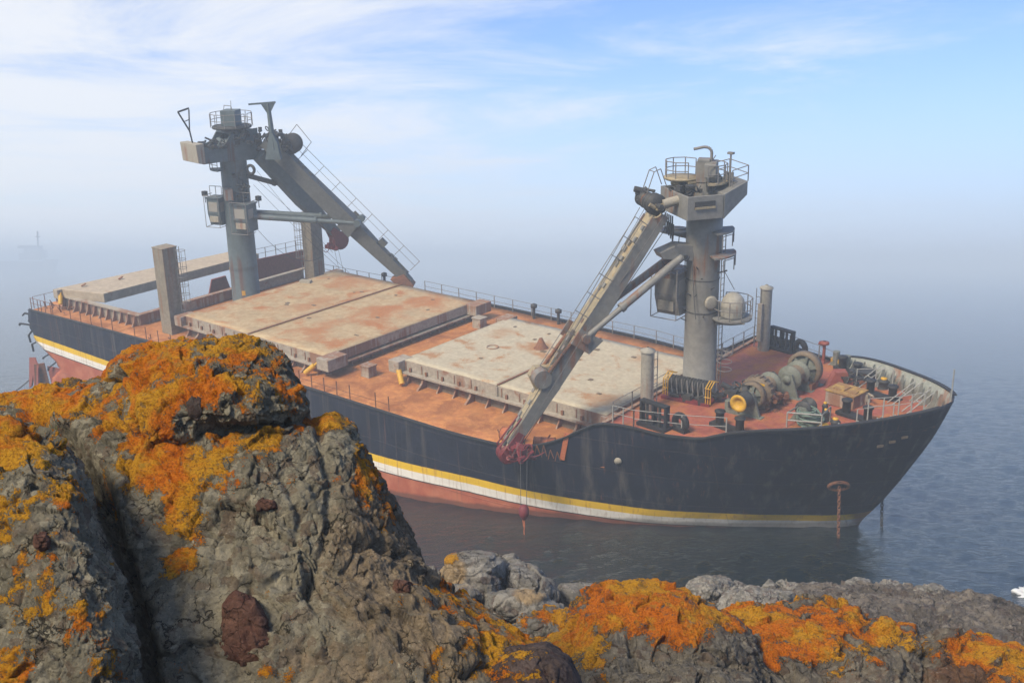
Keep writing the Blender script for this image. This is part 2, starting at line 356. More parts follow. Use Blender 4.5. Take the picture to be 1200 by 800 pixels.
M['far'] = paint('far_ship_paint', (0.2, 0.2, 0.22), (0.16, 0.16, 0.18), 0.1, RUST, 0.05, 0.7)

def rock_mat(name, c1, c2, c3, tanc=(0.27, 0.21, 0.135), lich=True, scale=1.0):
    t = NT(name)
    n1 = t.noise(1.1 * scale, 9, 0.68, dist=0.8); n2 = t.noise(5.0 * scale, 9, 0.72, dist=0.5); n3 = t.noise(30 * scale, 7, 0.75, dist=0.3); n4 = t.noise(95 * scale, 4, 0.75)
    vo = t.n('ShaderNodeTexVoronoi'); vo.inputs['Scale'].default_value = 15 * scale; vo.inputs['Randomness'].default_value = 1.0
    wv = t.n('ShaderNodeVectorMath', operation='MULTIPLY_ADD'); nz = t.n('ShaderNodeTexNoise'); nz.inputs['Scale'].default_value = 9 * scale; nz.inputs['Detail'].default_value = 4
    t.l(t.tc.outputs['Object'], nz.inputs['Vector']); t.l(nz.outputs['Color'], wv.inputs[0]); wv.inputs[1].default_value = (.16 / scale,) * 3; t.l(t.tc.outputs['Object'], wv.inputs[2]); t.l(wv.outputs[0], vo.inputs['Vector'])
    c = t.mix(t.ramp(n1, 0.38, 0.60), c1, c2); c = t.mix(t.ramp(n2, 0.42, 0.62), c, c3)
    # pebbles of the conglomerate, each of its own tone
    vs = t.n('ShaderNodeSeparateColor'); t.l(vo.outputs['Color'], vs.inputs[0])
    c = t.mix(t.math('MULTIPLY', t.ramp(vs.outputs[0], 0.55, 0.95), 0.55), c, tuple(x * 1.5 for x in c2)); c = t.mix(t.math('MULTIPLY', t.ramp(vs.outputs[1], 0.72, 0.95), 0.6), c, (c1[0] * 0.95, c1[1] * 0.68, c1[2] * 0.65))
    an = t.n('ShaderNodeAttribute', attribute_name='tan')
    tn = t.mix(t.ramp(n2, 0.38, 0.62), tuple(x * 0.5 for x in tanc), tanc)
    c = t.mix(t.ramp(t.math('ADD', an.outputs['Fac'], t.math('MULTIPLY', t.math('SUBTRACT', n2, 0.5), 1.4)), 0.3, 0.8), c, tn)
    c = t.mix(t.math('MULTIPLY', t.ramp(n3, 0.56, 0.68), 0.6), c, tuple(min(1, x * 1.9) for x in c2))
    dk = t.ramp(t.math('ADD', t.math('MULTIPLY', n3, 0.6), t.math('MULTIPLY', n4, 0.4)), 0.48, 0.38); c = t.mix(t.math('MULTIPLY', dk, 0.75), c, tuple(x * 0.4 for x in c1))
    h = t.math('ADD', t.math('MULTIPLY', n3, 0.9), t.math('MULTIPLY', n4, 0.35)); h = t.math('ADD', h, t.math('MULTIPLY', n2, 1.6)); h = t.math('ADD', h, t.math('MULTIPLY', vo.outputs['Distance'], -0.45))
    for cs, wd, lo_ in ((2.6, 0.016, 0.50), (7.5, 0.022, 0.54)):       # hairline fractures
        ve = t.n('ShaderNodeTexVoronoi', feature='DISTANCE_TO_EDGE'); ve.inputs['Scale'].default_value = cs * scale
        w2 = t.n('ShaderNodeVectorMath', operation='MULTIPLY_ADD'); nq = t.n('ShaderNodeTexNoise'); nq.inputs['Scale'].default_value = cs * 1.3 * scale; nq.inputs['Detail'].default_value = 7; nq.inputs['Roughness'].default_value = .65
        t.l(t.tc.outputs['Object'], nq.inputs['Vector']); t.l(nq.outputs['Color'], w2.inputs[0]); w2.inputs[1].default_value = (.75 / cs / scale,) * 3; t.l(t.tc.outputs['Object'], w2.inputs[2]); t.l(w2.outputs[0], ve.inputs['Vector'])
        ck = t.math('MULTIPLY', t.ramp(ve.outputs['Distance'], wd, wd * .25), t.ramp(t.noise(cs * .8 * scale, 3, .5, off=(cs, 3, 5)), lo_ - .03, lo_ + .06))
        c = t.mix(t.math('MULTIPLY', ck, .85), c, tuple(x * .22 for x in c1)); h = t.math('SUBTRACT', h, t.math('MULTIPLY', ck, .9))
    if lich:
        al = t.n('ShaderNodeAttribute', attribute_name='lichen')
        la = t.math('ADD', al.outputs['Fac'], t.math('ADD', t.math('MULTIPLY', t.math('SUBTRACT', n3, 0.5), 1.5), t.math('MULTIPLY', t.math('SUBTRACT', n4, 0.5), 1.7)))
        la = t.math('ADD', la, t.math('MULTIPLY', t.math('SUBTRACT', n2, 0.5), 0.9))
        k = t.math('MULTIPLY', t.ramp(la, 0.45, 0.55), t.math('SUBTRACT', 1.0, t.math('MULTIPLY', t.ramp(t.noise(17 * scale, 6, .72, off=(8, 2, 3), dist=.6), 0.59, 0.65), 0.6)))
        lo = t.noise(2.3 * scale, 6, 0.65, off=(4, 4, 9)); lf = t.noise(60 * scale, 5, 0.75, off=(2, 7, 1))
        lc = t.mix(t.ramp(lo, 0.42, 0.58), (0.68, 0.175, 0.006), (0.68, 0.34, 0.018))
        lc = t.mix(t.ramp(lf, 0.52, 0.36), lc, t.mix(0.75, lc, (0.24, 0.075, 0.008)))
        lc = t.mix(t.math('MULTIPLY', t.ramp(lf, 0.54, 0.68), 0.7), lc, (0.76, 0.38, 0.035))
        lc = t.mix(t.math('MULTIPLY', t.ramp(t.noise(9 * scale, 6, .7, off=(1, 1, 5)), 0.56, 0.66), 0.55), lc, (0.36, 0.26, 0.05))
        c = t.mix(k, c, lc); h = t.math('ADD', h, t.math('MULTIPLY', k, t.math('MULTIPLY_ADD', lf, 1.6, 0.5)))
    t.col(c, 0.92); t.b.inputs['Specular IOR Level'].default_value = 0.2
    t.bump(h, 1.0, 0.03 / scale)
    return t.mat
M['rockA'] = rock_mat('grey_green_conglomerate', (0.128, 0.117, 0.081), (0.250, 0.228, 0.163), (0.185, 0.168, 0.119))
M['rockB'] = rock_mat('lichen_boulder_rock', (0.092, 0.082, 0.064), (0.18, 0.162, 0.126), (0.128, 0.114, 0.09), (0.16, 0.09, 0.055), scale=0.8)
M['rockC'] = rock_mat('pale_grey_rock', (0.15, 0.143, 0.123), (0.28, 0.265, 0.23), (0.20, 0.19, 0.165), (0.38, 0.28, 0.16), scale=0.5)
M['rockD'] = rock_mat('shore_brown_rock', (0.085, 0.074, 0.062), (0.19, 0.165, 0.135), (0.125, 0.108, 0.09), (0.26, 0.2, 0.14), scale=0.3)
M['brown'] = rock_mat('purple_brown_stone', (0.066, 0.046, 0.040), (0.092, 0.068, 0.059), (0.075, 0.055, 0.047), scale=1.0)
M['clast'] = rock_mat('red_brown_clast', (0.085, 0.042, 0.030), (0.13, 0.068, 0.048), (0.10, 0.05, 0.037), lich=False, scale=1.3)
M['clastd'] = rock_mat('dark_clast', (0.05, 0.04, 0.035), (0.08, 0.06, 0.05), (0.06, 0.048, 0.042), lich=False, scale=1.3)

def water_mat():
    t = NT('sea_water'); t.col((0.004, 0.011, 0.015), 0.06); t.b.inputs['IOR'].default_value = 1.33
    n1 = t.noise(1.0, 6, 0.66, sc3=(0.75, 1.15, 1), dist=0.6); n2 = t.noise(1.0, 4, 0.6, sc3=(3.4, 4.6, 1), dist=0.5)
    t.bump(t.math('ADD', n1, t.math('MULTIPLY', n2, 0.42)), 0.75, 0.20)
    return t.mat
M['water'] = water_mat()
def foam_mat():
    t = NT('foam'); t.col((0.62, 0.65, 0.67), 0.9); t.bump(t.noise(9, 5, 0.7), 0.6, 0.05); return t.mat
M['foam'] = foam_mat()
def grass_mat():
    t = NT('grass'); t.col(t.mix(t.noise(6, 3, 0.6), (0.05, 0.07, 0.02), (0.12, 0.12, 0.04)), 0.8); return t.mat
M['grass'] = grass_mat()

# ------------------------------------------------------------------ setting: sea, slope
def build_sea():
    rs = [24.0]
    while rs[-1] < 4200: rs.append(rs[-1] + max(0.26, 0.85 * rs[-1] ** 2 / 20500))
    rs = np.array(rs); th = np.radians(np.linspace(-50, 50, 900))
    Rr, T = np.meshgrid(rs, th, indexing='ij'); X = Rr * np.sin(T); Y = Rr * np.cos(T)
    dr = np.maximum(np.gradient(rs)[:, None], Rr * 0.00194)
    Z = np.zeros_like(X); rg = np.random.RandomState(5)
    for k in range(46):
        lam = 0.8 * (6.0 ** rg.rand()); an = R_(-62) + rg.normal() * 0.75; a = 0.0052 * lam ** 0.7
        kx, ky = math.sin(an) * 2 * math.pi / lam, math.cos(an) * 2 * math.pi / lam
        ph = rg.rand() * 6.28
        s = np.sin(kx * X + ky * Y + ph)
        Z += a * np.clip((lam / dr - 2) / 3, 0, 1) * (s - 0.35 * np.cos(2 * (kx * X + ky * Y + ph)))
    P = np.stack([X, Y, Z * 0.62 - 0.08], -1).reshape(-1, 3)
    n, m = X.shape; i = (np.arange(n - 1)[:, None] * m + np.arange(m - 1)).ravel()
    o = np_mesh('sea', P, np.stack([i, i + 1, i + m + 1, i + m], 1), M['water']); tag(o, 'calm grey blue sea running out into the fog', 'sea', kind='structure')
build_sea()
def build_slope():
    xs = np.linspace(-45, 60, 260); ys = np.linspace(-12, 58, 220); X, Y = np.meshgrid(xs, ys)
    prof = np.interp(Y, [-12, 0, 4, 8, 14, 22, 26, 34, 44, 52, 58], [15.5, 13.6, 12.5, 11.3, 9.9, 7.6, 6.0, 2.6, 0.4, -1.8, -3])
    P = np.stack([X, Y, prof], -1).reshape(-1, 3)
    P[:, 2] += fbm(P * 0.35, 5) * 0.5 + ridged(P * 0.8, 4) * 0.25 - 0.15
    n, m = X.shape; i = (np.arange(n - 1)[:, None] * m + np.arange(m - 1)).ravel()
    z = np.zeros(len(P))
    o = np_mesh('rocky_slope', P, np.stack([i, i + 1, i + m + 1, i + m], 1), M['rockD'], {'lichen': z, 'tan': z})
    tag(o, 'rocky ground falling to the shore beneath the boulders', 'ground', kind='structure')
build_slope()

# ------------------------------------------------------------------ the ship (built in its own frame: x bow, y port, z up)
ship = empty('cargo_ship'); ship.matrix_world = SHIP_M
tag(ship, 'wrecked dark hulled cargo ship with rusty decks and broken stern, listing off the rocks', 'ship')
def pchip(x, xp, fp):
    xp = np.array(xp, float); fp = np.array(fp, float); h = np.diff(xp); d = np.diff(fp) / h; m = np.zeros_like(fp)
    m[1:-1] = np.where(d[:-1] * d[1:] > 0, 2 * d[:-1] * d[1:] / (d[:-1] + d[1:] + 1e-12), 0); m[0] = d[0]; m[-1] = d[-1]
    x = np.clip(x, xp[0], xp[-1]); i = np.clip(np.searchsorted(xp, x) - 1, 0, len(h) - 1); t = (x - xp[i]) / h[i]
    return fp[i] * (2 * t**3 - 3 * t**2 + 1) + h[i] * m[i] * (t**3 - 2 * t**2 + t) + fp[i + 1] * (3 * t**2 - 2 * t**3) + h[i] * m[i + 1] * (t**3 - t**2)
XS = ([-13, -8, -6.2, -5.4, -4.6, -3.2, -1.2, 1.0, 3.4], [10.6, 10.8, 10.9, 11.15, 11.7, 12.6, 13.7, 14.8, 15.7])
def x_stem(z): return pchip(z, *XS)
WL = ([0, 0.5, 1.5, 3.1, 6.1, 11.1, 20.1, 27, 90], [0, 0.75, 1.75, 3.0, 5.4, 8.3, 10.8, 11.3, 11.3])
DK = ([0, 0.3, 1.0, 3.0, 6.0, 9.5, 12.5, 15.5, 19.5, 25, 90], [0, 1.1, 2.2, 4.3, 6.5, 8.1, 9.0, 9.7, 10.6, 11.3, 11.3])
def half_b(d, z):
    w = np.clip((z + 6.0) / 8.0, 0, 1); w = w * w * (1.6 - 0.6 * w)
    return pchip(d, *WL) * (1 - w) + pchip(d, *DK) * w
def z_deck(x): return pchip(x, [-64, -48, -35, -22, -4.2, -3.0, -1.0, 0, 6, 11, 15.7], [-2.75, -2.15, -1.85, -1.7, -1.7, -1.7, -1.7, 0.9, 1.0, 1.35, 1.9])
def z_top(x): return pchip(x, [-64, -48, -35, -22, -8, -5.5, -3.6, -2, -0.8, 0.4, 3.0, 4.6, 6.2, 8, 11, 15.7], [-2.65, -2.05, -1.72, -1.55, -1.55, -1.2, -0.5, 0.5, 1.1, 1.2, 1.0, 1.05, 1.6, 2.0, 2.4, 3.2])
def bread(x, z): return float(half_b(np.maximum(x_stem(np.array([z])) - x, 0), np.array([z]))[0])
def hull_side(side, x_end, jag, seed):
    u = np.concatenate([np.linspace(0, 1, 14) ** 1.7 * 3.0, np.linspace(3.4, 26, 60), np.linspace(27, 78, 90)])
    u = u / u[-1]; nz = 46; V = []; rg = np.random.RandomState(seed)
    tz = np.linspace(0, 1, nz)
    for k in range(nz):
        z = np.full(len(u), -1.0)
        xe = x_end
        x = 12 - u * (12 - xe)
        for it in range(4):
            zt = z_top(x); z = -13 + tz[k] * (zt + 13)
            j = jag(z[-1], rg if it == 0 else None, k)
            xs = x_stem(z); x = xs - u * (xs - (xe + j))
        b = half_b(xs - x, z)
        bilge = np.clip((-z - 10.0) / 3.0, 0, 1); b = b * np.sqrt(1 - 0.85 * bilge**2)
        V.append(np.stack([x, side * b, z], -1))
    V = np.array(V); n, m = V.shape[:2]
    i = (np.arange(n - 1)[:, None] * m + np.arange(m - 1)).ravel()
    return V.reshape(-1, 3), np.stack([i, i + m, i + m + 1, i + 1], 1)
_j = np.random.RandomState(11).rand(60)
def jag_s(z, rg, k):
    base = np.interp(z, [-13, -9.5, -8.2, -7.4, -6.4, -5.6, -4.6, -3.4, -2.6], [3.5, 2.0, 2.6, 4.2, 2.6, 0.4, -0.2, -0.3, 0.0])
    return base + (_j[k] - 0.5) * (0.5 if z < -3.5 else 0.12)
def jag_p(z, rg, k): return np.interp(z, [-13, -8, -5, -2], [3, 1, 0.5, 0]) + (_j[k] - 0.5) * 2.2
Va, Qa = hull_side(-1, -61.6, jag_s, 1); Vb, Qb = hull_side(1, -46.0, jag_p, 2)
hull = np_mesh('hull', np.concatenate([Va, Vb]), np.concatenate([Qa, Qb[:, ::-1] + len(Va)]), M['hull'], parent=ship)
sol = hull.modifiers.new('plate', 'SOLIDIFY'); sol.thickness = 0.07; sol.offset = -1
# gunwale lip / rubbing edge along the hull top
for side in (-1, 1):
    mb = MB(); pts = []
    for x in np.linspace(-61.5 if side < 0 else -45.5, 15.3, 150):
        z = float(z_top(np.array([x]))[0]); pts.append((x, side * bread(x, z), z + 0.02))
    for a, b in zip(pts[:-1], pts[1:]): mb.beam(a, b, 0.26, 0.07)
    mb.build('gunwale', M['black'], ship)

def deck_sheet(name, x0, x1, y0f, y1f, mat, nx=40, ny=12, dz=0.0, zf=None, thick=0.1):
    V = []; Q = []
    for i, x in enumerate(np.linspace(x0, x1, nx)):
        ya, yb = y0f(x), y1f(x)
        for jx in range(ny):
            y = ya + (yb - ya) * jx / (ny - 1); z = (zf(x) if zf else float(z_deck(np.array([x]))[0])) + dz
            V.append((x, y, z + 0.05 * (1 - (y / 11.3) ** 2) + 0.012 * math.sin(x * 2.1 + y * 1.3)))
    for i in range(nx - 1):
        for jx in range(ny - 1): Q.append((i * ny + jx, (i + 1) * ny + jx, (i + 1) * ny + jx + 1, i * ny + jx + 1))
    o = np_mesh(name, V, Q, mat, parent=ship); s = o.modifiers.new('plate', 'SOLIDIFY'); s.thickness = thick; s.offset = -1
    return o
edge = lambda x: bread(x, float(z_deck(np.array([x]))[0])) - 0.05
deck_sheet('main_deck', -48.0, -0.75, lambda x: -edge(x), lambda x: edge(x), M['deck'], 60, 16, zf=lambda x: float(pchip(np.array([x]), [-64, -48, -35, -22, 0], [-2.75, -2.15, -1.85, -1.7, -1.7])[0]))
deck_sheet('side_deck', -61.6, -48.02, lambda x: -11.2, lambda x: -8.9, M['deck'], 24, 6)
deck_sheet('stern_deck', -62.3, -59.4, lambda x: -8.88, lambda x: 3.5, M['deck'], 10, 12)
deck_sheet('foredeck', -0.75, 14.95, lambda x: -max(edge(x), 0.05), lambda x: max(edge(x), 0.05), M['fdeck'], 60, 24, zf=lambda x: float(pchip(np.array([x]), [-1, 0, 6, 11, 15.7], [0.9, 0.9, 1.0, 1.35, 1.9])[0]))
mb = MB(); mb.box((-0.80, 0, -0.4), (0.10, 18.6, 2.5)); mb.box((-0.86, 0, 0.90), (0.25, 18.7, 0.34)); mb.build('forecastle_bulkhead', M['coaming'], ship)
# inside: hold bulkheads seen through the broken hatch and the torn end
mb = MB(); mb.box((-47.6, 0, -7), (0.15, 22.0, 9.5)); mb.build('hold_bulkhead', M['rustm'], ship)

# torn plates at the broken stern end
def torn(name, poly, c, ex, ey, th, mat): MB().prism(poly, c, ex, ey, th).build(name, mat, ship)
torn('torn_plate', [(0, 0), (1.5, 0.4), (2.4, -0.3), (2.2, -3.2), (1.3, -3.6), (0.9, -1.4), (0.3, -2.6), (-0.4, -3.0)], (-62.4, -11.5, -7.2), (0.97, -0.2, 0), (0, 0.12, 0.99), 0.12, M['redpl'])
torn('torn_plate', [(0, 0), (0.9, 0.1), (1.2, -2.2), (0.5, -3.6), (-0.2, -3.4)], (-60.6, -12.1, -7.3), (0.75, 0.65, 0), (0.1, 0, 0.99), 0.12, M['rustm'])
torn('torn_plate', [(0, 0), (3.9, 0.3), (3.9, -3.9), (0.6, -3.9)], (-60.0, -11.2, -7.6), (1, 0.05, 0), (0, 0, 1), 0.10, M['redpl'])
torn('torn_plate', [(0, 0), (1.6, 0.15), (1.5, -0.25), (0.2, -0.5)], (-63.0, -10.5, -2.9), (1, 0, -0.1), (0.1, 0.3, 0.9), 0.10, M['black'])
mb = MB()
rg = random.Random(4)
for k in range(6):
    z = -3.0 - k * 0.75 - rg.random() * .4; x = -61.7 + float(jag_s(z, None, 0)) * 0.9
    a = (x + 0.2, -11.1, z); b = (x - 0.4 - rg.random() * 1.0, -11.1 - rg.random() * 0.5, z - rg.random() * 0.9 + 0.2); c = (b[0] + rg.uniform(-.5, .3), b[1], b[2] - rg.random() * 0.8)
    MB().beam(a, b, 0.16, 0.12).beam(b, c, 0.16, 0.09).build('torn_frame', M['black'], ship)

# hatches ---------------------------------------------------------------------
def hatch(xa, xf, yc, hb, ztop, zd, seam, mat, name_n, notch=True):
    co = empty('hatch_coaming', parent=ship)
    mb = MB(); zc = ztop - 0.85
    for s in (-1, 1): mb.box(((xa + xf) / 2, yc + s * (hb - 0.25), (zc + zd - 0.4) / 2), (xf - xa - 0.5, 0.16, zc - zd + 0.4))
    for x in (xa + 0.3, xf - 0.3): mb.box((x, yc, (zc + zd - 0.4) / 2), (0.16, 2 * hb - 0.7, zc - zd + 0.4))
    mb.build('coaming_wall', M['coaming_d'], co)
    mb = MB()
    for s in (-1, 1): mb.box(((xa + xf) / 2, yc + s * (hb + 0.02), zc + 0.03), (xf - xa + 0.1, 0.62, 0.12))
    for x in (xa - 0.02, xf + 0.02): mb.box((x, yc, zc - 0.105), (0.5, 2 * hb + 0.2, 0.1))
    mb.build('coaming_rest_bar', M['coaming'], co)
    # deep stay brackets: every third one is a wide one
    h = zc - zd - 0.02; n = int((xf - xa) / 1.5); proto = {}
    for s in (-1, 1):
        for wide in (0, 1):
            w = 0.95 if wide else 0.55
            proto[s, wide] = MB().prism([(0, 0), (0.30 * w, 0), (0.42 * w, -h * 0.45), (w, -h), (0, -h)], (0, 0, 0), (0, s, 0), (0, 0, 1), 0.10 if not wide else 0.16)
    made = {}
    for i in range(n + 1):
        x = xa + 0.6 + i * (xf - xa - 1.2) / n
        for s in (-1, 1):
            key = (s, int(i % 3 == 1)); loc = (x, yc + s * (hb - 0.17), zc - 0.02)
            if key not in made: made[key] = proto[key].build('coaming_bracket', M['coaming'], co, loc)
            else: copy_of(made[key], loc)
    nb = int(2 * hb / 1.1); first = None
    for i in range(nb + 1):
        y = yc - hb + 0.5 + i * (2 * hb - 1.0) / nb
        mbx = MB().prism([(0, 0), (0.22, 0), (0.26, -h), (0, -h)], (0, 0, 0), (1, 0, 0), (0, 0, 1), 0.09)
        if first is None: first = mbx.build('coaming_bracket', M['coaming'], co, (xf - 0.22, y, zc - 0.08))
        else: copy_of(first, (xf - 0.22, y, zc - 0.08))
    return co, zc
def cover_panel(x0, x1, yc, hb, z0, z1, mat, root, ribs=True, seedn=0, notches=()):
    # a steel panel with chamfered rim, stiffener flutes along the sides, a slightly dished, patched top
    X0, X1, Y0, Y1 = x0, x1, yc - hb, yc + hb; nx, ny = 14, 18; rg = random.Random(seedn); V = []; Q = []; g = {}
    for i in range(nx + 1):
        for k in range(ny + 1):
            edge_ = i in (0, nx) or k in (0, ny); g[i, k] = len(V)
            V.append((X0 + (X1 - X0) * i / nx, Y0 + (Y1 - Y0) * k / ny, z1 + (0 if edge_ else rg.uniform(-.018, .012))))
    for i in range(nx):
        for k in range(ny): Q.append((g[i, k], g[i + 1, k], g[i + 1, k + 1], g[i, k + 1]))
    mb = MB(); mb.add(V, Q, 0, True)
    rim = [g[i, 0] for i in range(nx + 1)] + [g[nx, k] for k in range(1, ny + 1)] + [g[i, ny] for i in range(nx - 1, -1, -1)] + [g[0, k] for k in range(ny - 1, 0, -1)]
    lo = [(V[r][0], V[r][1], z0) for r in rim]; b = len(mb.v); mb.v += [tuple(map(float, p)) for p in lo]; n = len(rim)
    for i in range(n): mb.f.append([rim[i], b + i, b + (i + 1) % n, rim[(i + 1) % n]]); mb.m.append(1); mb.sm.append(False)
    mb.f.append([b + i for i in range(n)]); mb.m.append(1); mb.sm.append(False)
    o = mb.build('cover_panel', [mat, M['coaming']], root)
    n = int((x1 - x0) / 1.5); cl = None; rb_ = None
    for i in range(n):                                  # cleats and ribs along the two long sides
        for s in (-1, 1):
            loc = (x0 + .8 + i * 1.5, yc + s * (hb + .06), z0 + .12); loc2 = (x0 + .35 + i * 1.5, yc + s * (hb + .025), (z0 + z1) / 2 - .03)
            if cl is None:
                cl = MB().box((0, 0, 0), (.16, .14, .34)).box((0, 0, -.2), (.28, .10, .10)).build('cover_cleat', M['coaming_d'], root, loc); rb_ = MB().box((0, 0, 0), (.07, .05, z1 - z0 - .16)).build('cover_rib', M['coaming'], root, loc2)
            else: copy_of(cl, loc); copy_of(rb_, loc2)
    for k in range(6):                                  # lashing sockets and doubler plates welded on top
        x = rg.uniform(x0 + 0.6, x1 - 0.6); y = yc + rg.uniform(-hb + 0.7, hb - 0.7)
        MB().box((x, y, z1 + 0.014), (rg.uniform(.15, .42), rg.uniform(.15, .35), 0.04), rz=rg.choice([0, 0, .2])).build('lashing_socket', M['geart'], root)
    return o
def lug_box(root, x, y, z, sx, sy, sz): MB().box((x, y, z), (sx, sy, sz)).build('hinge_box', M['coaming'], root, bevel=0.03)
def ram(root, a, b, mat='yellow'):
    MB().tube(a, b, 0.20, 12).tube(b, np.array(b) + (np.array(b) - np.array(a)) * 0.35, 0.09, 10).build('cover_ram', M[mat], root)
Z1, Z2, Z3 = -0.02, -0.22, -0.95
co1, zc1 = hatch(-20.0, -2.8, -0.3, 6.0, Z1, -1.7, -11.4, M['cover1'], 1)
hc1 = empty('hatch_cover', parent=ship)
cover_panel(-20.0, -11.43, -0.3, 5.95, zc1 + 0.10, Z1, M['cover1'], hc1, seedn=1); cover_panel(-11.37, -2.8, -0.3, 5.95, zc1 + 0.10, Z1 - 0.02, M['cover1'], hc1, seedn=2)
for s in (-1, 1):
    lug_box(hc1, -20.25, -0.3 + s * 5.85, Z1 - 0.42, 1.0, 1.5, 0.86); lug_box(hc1, -2.7, -0.3 + s * 5.6, Z1 - 0.46, 0.75, 1.2, 0.8)
ram(hc1, (-19.3, -7.1, -1.45), (-19.9, -6.75, -0.65))
MB().lathe([(0.55, 0), (0.42, 0.12), (0.12, 0.75), (0.0, 0.78)], (-13.6, 1.3, Z1), n=14).build('top_vent', M['rustm'], hc1)
MB().torus((-16.5, -0.6, Z1 + 0.02), (0, 0, 1), 0.42, 0.05).build('manhole_ring', M['coaming'], hc1)
MB().beam((-11.4, -6.2, Z1 + 0.02), (-11.4, 5.6, Z1 + 0.02), 0.16, 0.07).build('seam_strip', M['rustm'], hc1)
MB().beam((-11.4, -6.29, Z1 - 0.1), (-11.4, -6.29, Z1 - 0.72), 0.12, 0.16, up=(1, 0, 0)).build('seam_strip', M['coaming'], hc1)
co2, zc2 = hatch(-42.0, -25.4, -0.3, 8.35, Z2, -1.8, -33.9, M['cover2'], 2)
hc2 = empty('hatch_cover', parent=ship)
cover_panel(-42.0, -33.95, -0.3, 8.3, zc2 + 0.10, Z2, M['cover2'], hc2, seedn=3); cover_panel(-33.88, -25.4, -0.3, 8.3, zc2 + 0.10, Z2 - 0.02, M['cover2'], hc2, seedn=4)
for s in (-1, 1): lug_box(hc2, -25.0, -0.3 + s * 8.0, Z2 - 0.42, 1.2, 1.9, 0.86); lug_box(hc2, -42.2, -0.3 + s * 8.0, Z2 - 0.42, 0.9, 1.6, 0.8)
ram(hc2, (-26.6, -9.5, -1.5), (-26.0, -9.1, -0.9))
MB().beam((-33.92, -8.6, Z2 + 0.02), (-33.92, 8.0, Z2 + 0.02), 0.16, 0.07).build('seam_strip', M['rustm'], hc2)
MB().box((-41.3, 3.6, Z2 + 0.12), (1.0, 0.5, 0.22), rz=0.4).build('loose_plate', M['tin'], hc2)
# aft hatch: only its aft panel is left, the fore half of the opening shows the water in the flooded hold
co3 = empty('hatch_coaming', parent=ship)
mb = MB()
mb.beam((-60.0, -8.85, -2.10), (-48.0, -8.85, -1.75), 0.16, 1.1); mb.beam((-48.0, -8.85, -1.75), (-48.0, 9.0, -1.75), 0.16, 1.1); mb.build('coaming_wall', M['coaming'], co3)
mb = MB(); mb.beam((-60.0, -8.9, -1.53), (-47.9, -8.9, -1.18), 0.5, 0.12); mb.beam((-47.9, -9.1, -1.18), (-47.9, 9.2, -1.18), 0.5, 0.12); mb.build('coaming_rest_bar', M['coaming'], co3)
br = None
for i in range(12):
    x = -59.2 + i; loc = (x, -9.0, -1.6 + (x + 60) * 0.029)
    p = MB().prism([(0, 0), (0.2, 0), (0.3, -0.5), (0.6, -0.95), (0, -0.95)], (0, 0, 0), (0, -1, 0), (0, 0, 1), 0.09)
    if br is None: br = p.build('coaming_bracket', M['coaming'], co3, loc)
    else: copy_of(br, loc)
hc3 = empty('hatch_cover', parent=ship)
mb = MB(); zt = -0.72
P = [(-59.9, -9.3), (-54.5, -8.0), (-54.4, 9.0), (-57.6, 9.0)]
mb.add([(x, y, zt + 0.02 * (x + 57)) for x, y in P] + [(x, y, zt - 0.85 + 0.02 * (x + 57)) for x, y in P], [(0, 1, 2, 3), (7, 6, 5, 4)] + [(i, i + 4, (i + 1) % 4 + 4, (i + 1) % 4) for i in range(4)])
mb.build('cover_panel', M['cover3'], hc3, bevel=0.05)
lug_box(hc3, -59.6, -9.2, -1.2, 0.7, 0.9, 0.8); ram(hc3, (-58.9, -9.7, -2.0), (-59.2, -9.4, -1.3))
for k in (1, 4): MB().beam((-58.6 + k * 0.25, -8.9 + k * 1.1, zt + 0.05), (-58.4 + k * 0.22, -8.5 + k * 1.1, zt + 0.22), 0.3, 0.06).build('cover_clamp', M['rustm'], hc3)
# red plate wall across the port side abaft the second crane
MB().prism([(0, 0), (8.6, 0), (8.6, 1.75), (2.0, 2.05), (0.5, 1.9), (0, 1.2)], (-50.4, 3.4, -1.95), (0, 1, 0), (0, 0, 1), 0.12).build('red_plate_wall', M['redpl'], ship)
MB().prism([(0, 0), (1.6, 0), (2.2, -1.4), (1.4, -2.6), (-0.4, -2.2)], (-53.0, 2.2, -1.5), (0, 1, 0), (0.2, 0, 1), 0.12).build('red_plate_wall', M['redpl'], ship)

# ------------------------------------------------------------------ posts, rails
def railing(pts, h=1.05, step=1.6, bars=(1.0, 0.55), mat='railg', r=0.026, name='railing', post_r=0.03, skip=()):
    root = empty(name, parent=ship); pts = [np.array(p, float) for p in pts]; mb = MB(); first = None; k = 0
    for b in bars: mb.path([p + np.array([0, 0, h * b]) for p in pts], r * 0.8, 5)
    if bars: mb.build('rail_bar', M[mat], root)
    for a, c in zip(pts[:-1], pts[1:]):
        n = max(1, int(round(np.linalg.norm(c - a) / step)))
        for i in range(n + 1 if c is pts[-1] else n):
            p = a + (c - a) * i / n; k += 1
            if k in skip: continue
            if first is None: first = MB().beam((0, 0, 0), (0, 0, h), post_r * 2.2, post_r * 1.4, up=(0, 1, 0)).build('rail_post', M[mat], root, p)
            else: copy_of(first, p)
    return root
zd = lambda x: float(z_deck(np.array([x]))[0])
railing([(x, 10.95 if x < -8 else bread(x, -1.7) - 0.3, -1.65) for x in (-34, -28, -22, -16, -10, -5, -2)], step=2.0)
railing([(-47.4, 10.9, -2.1), (-41, 10.9, -2.0), (-36, 10.9, -1.85)], step=1.6)
railing([(-50.4, 4.2, 0.05), (-50.4, 11.6, -0.2)], step=1.2)
railing([(-25.6, -10.9, -1.68), (-20.5, -10.9, -1.65), (-16.8, -10.9, -1.62)], step=1.15, bars=(0.45,), mat='rustm', skip=(6,))
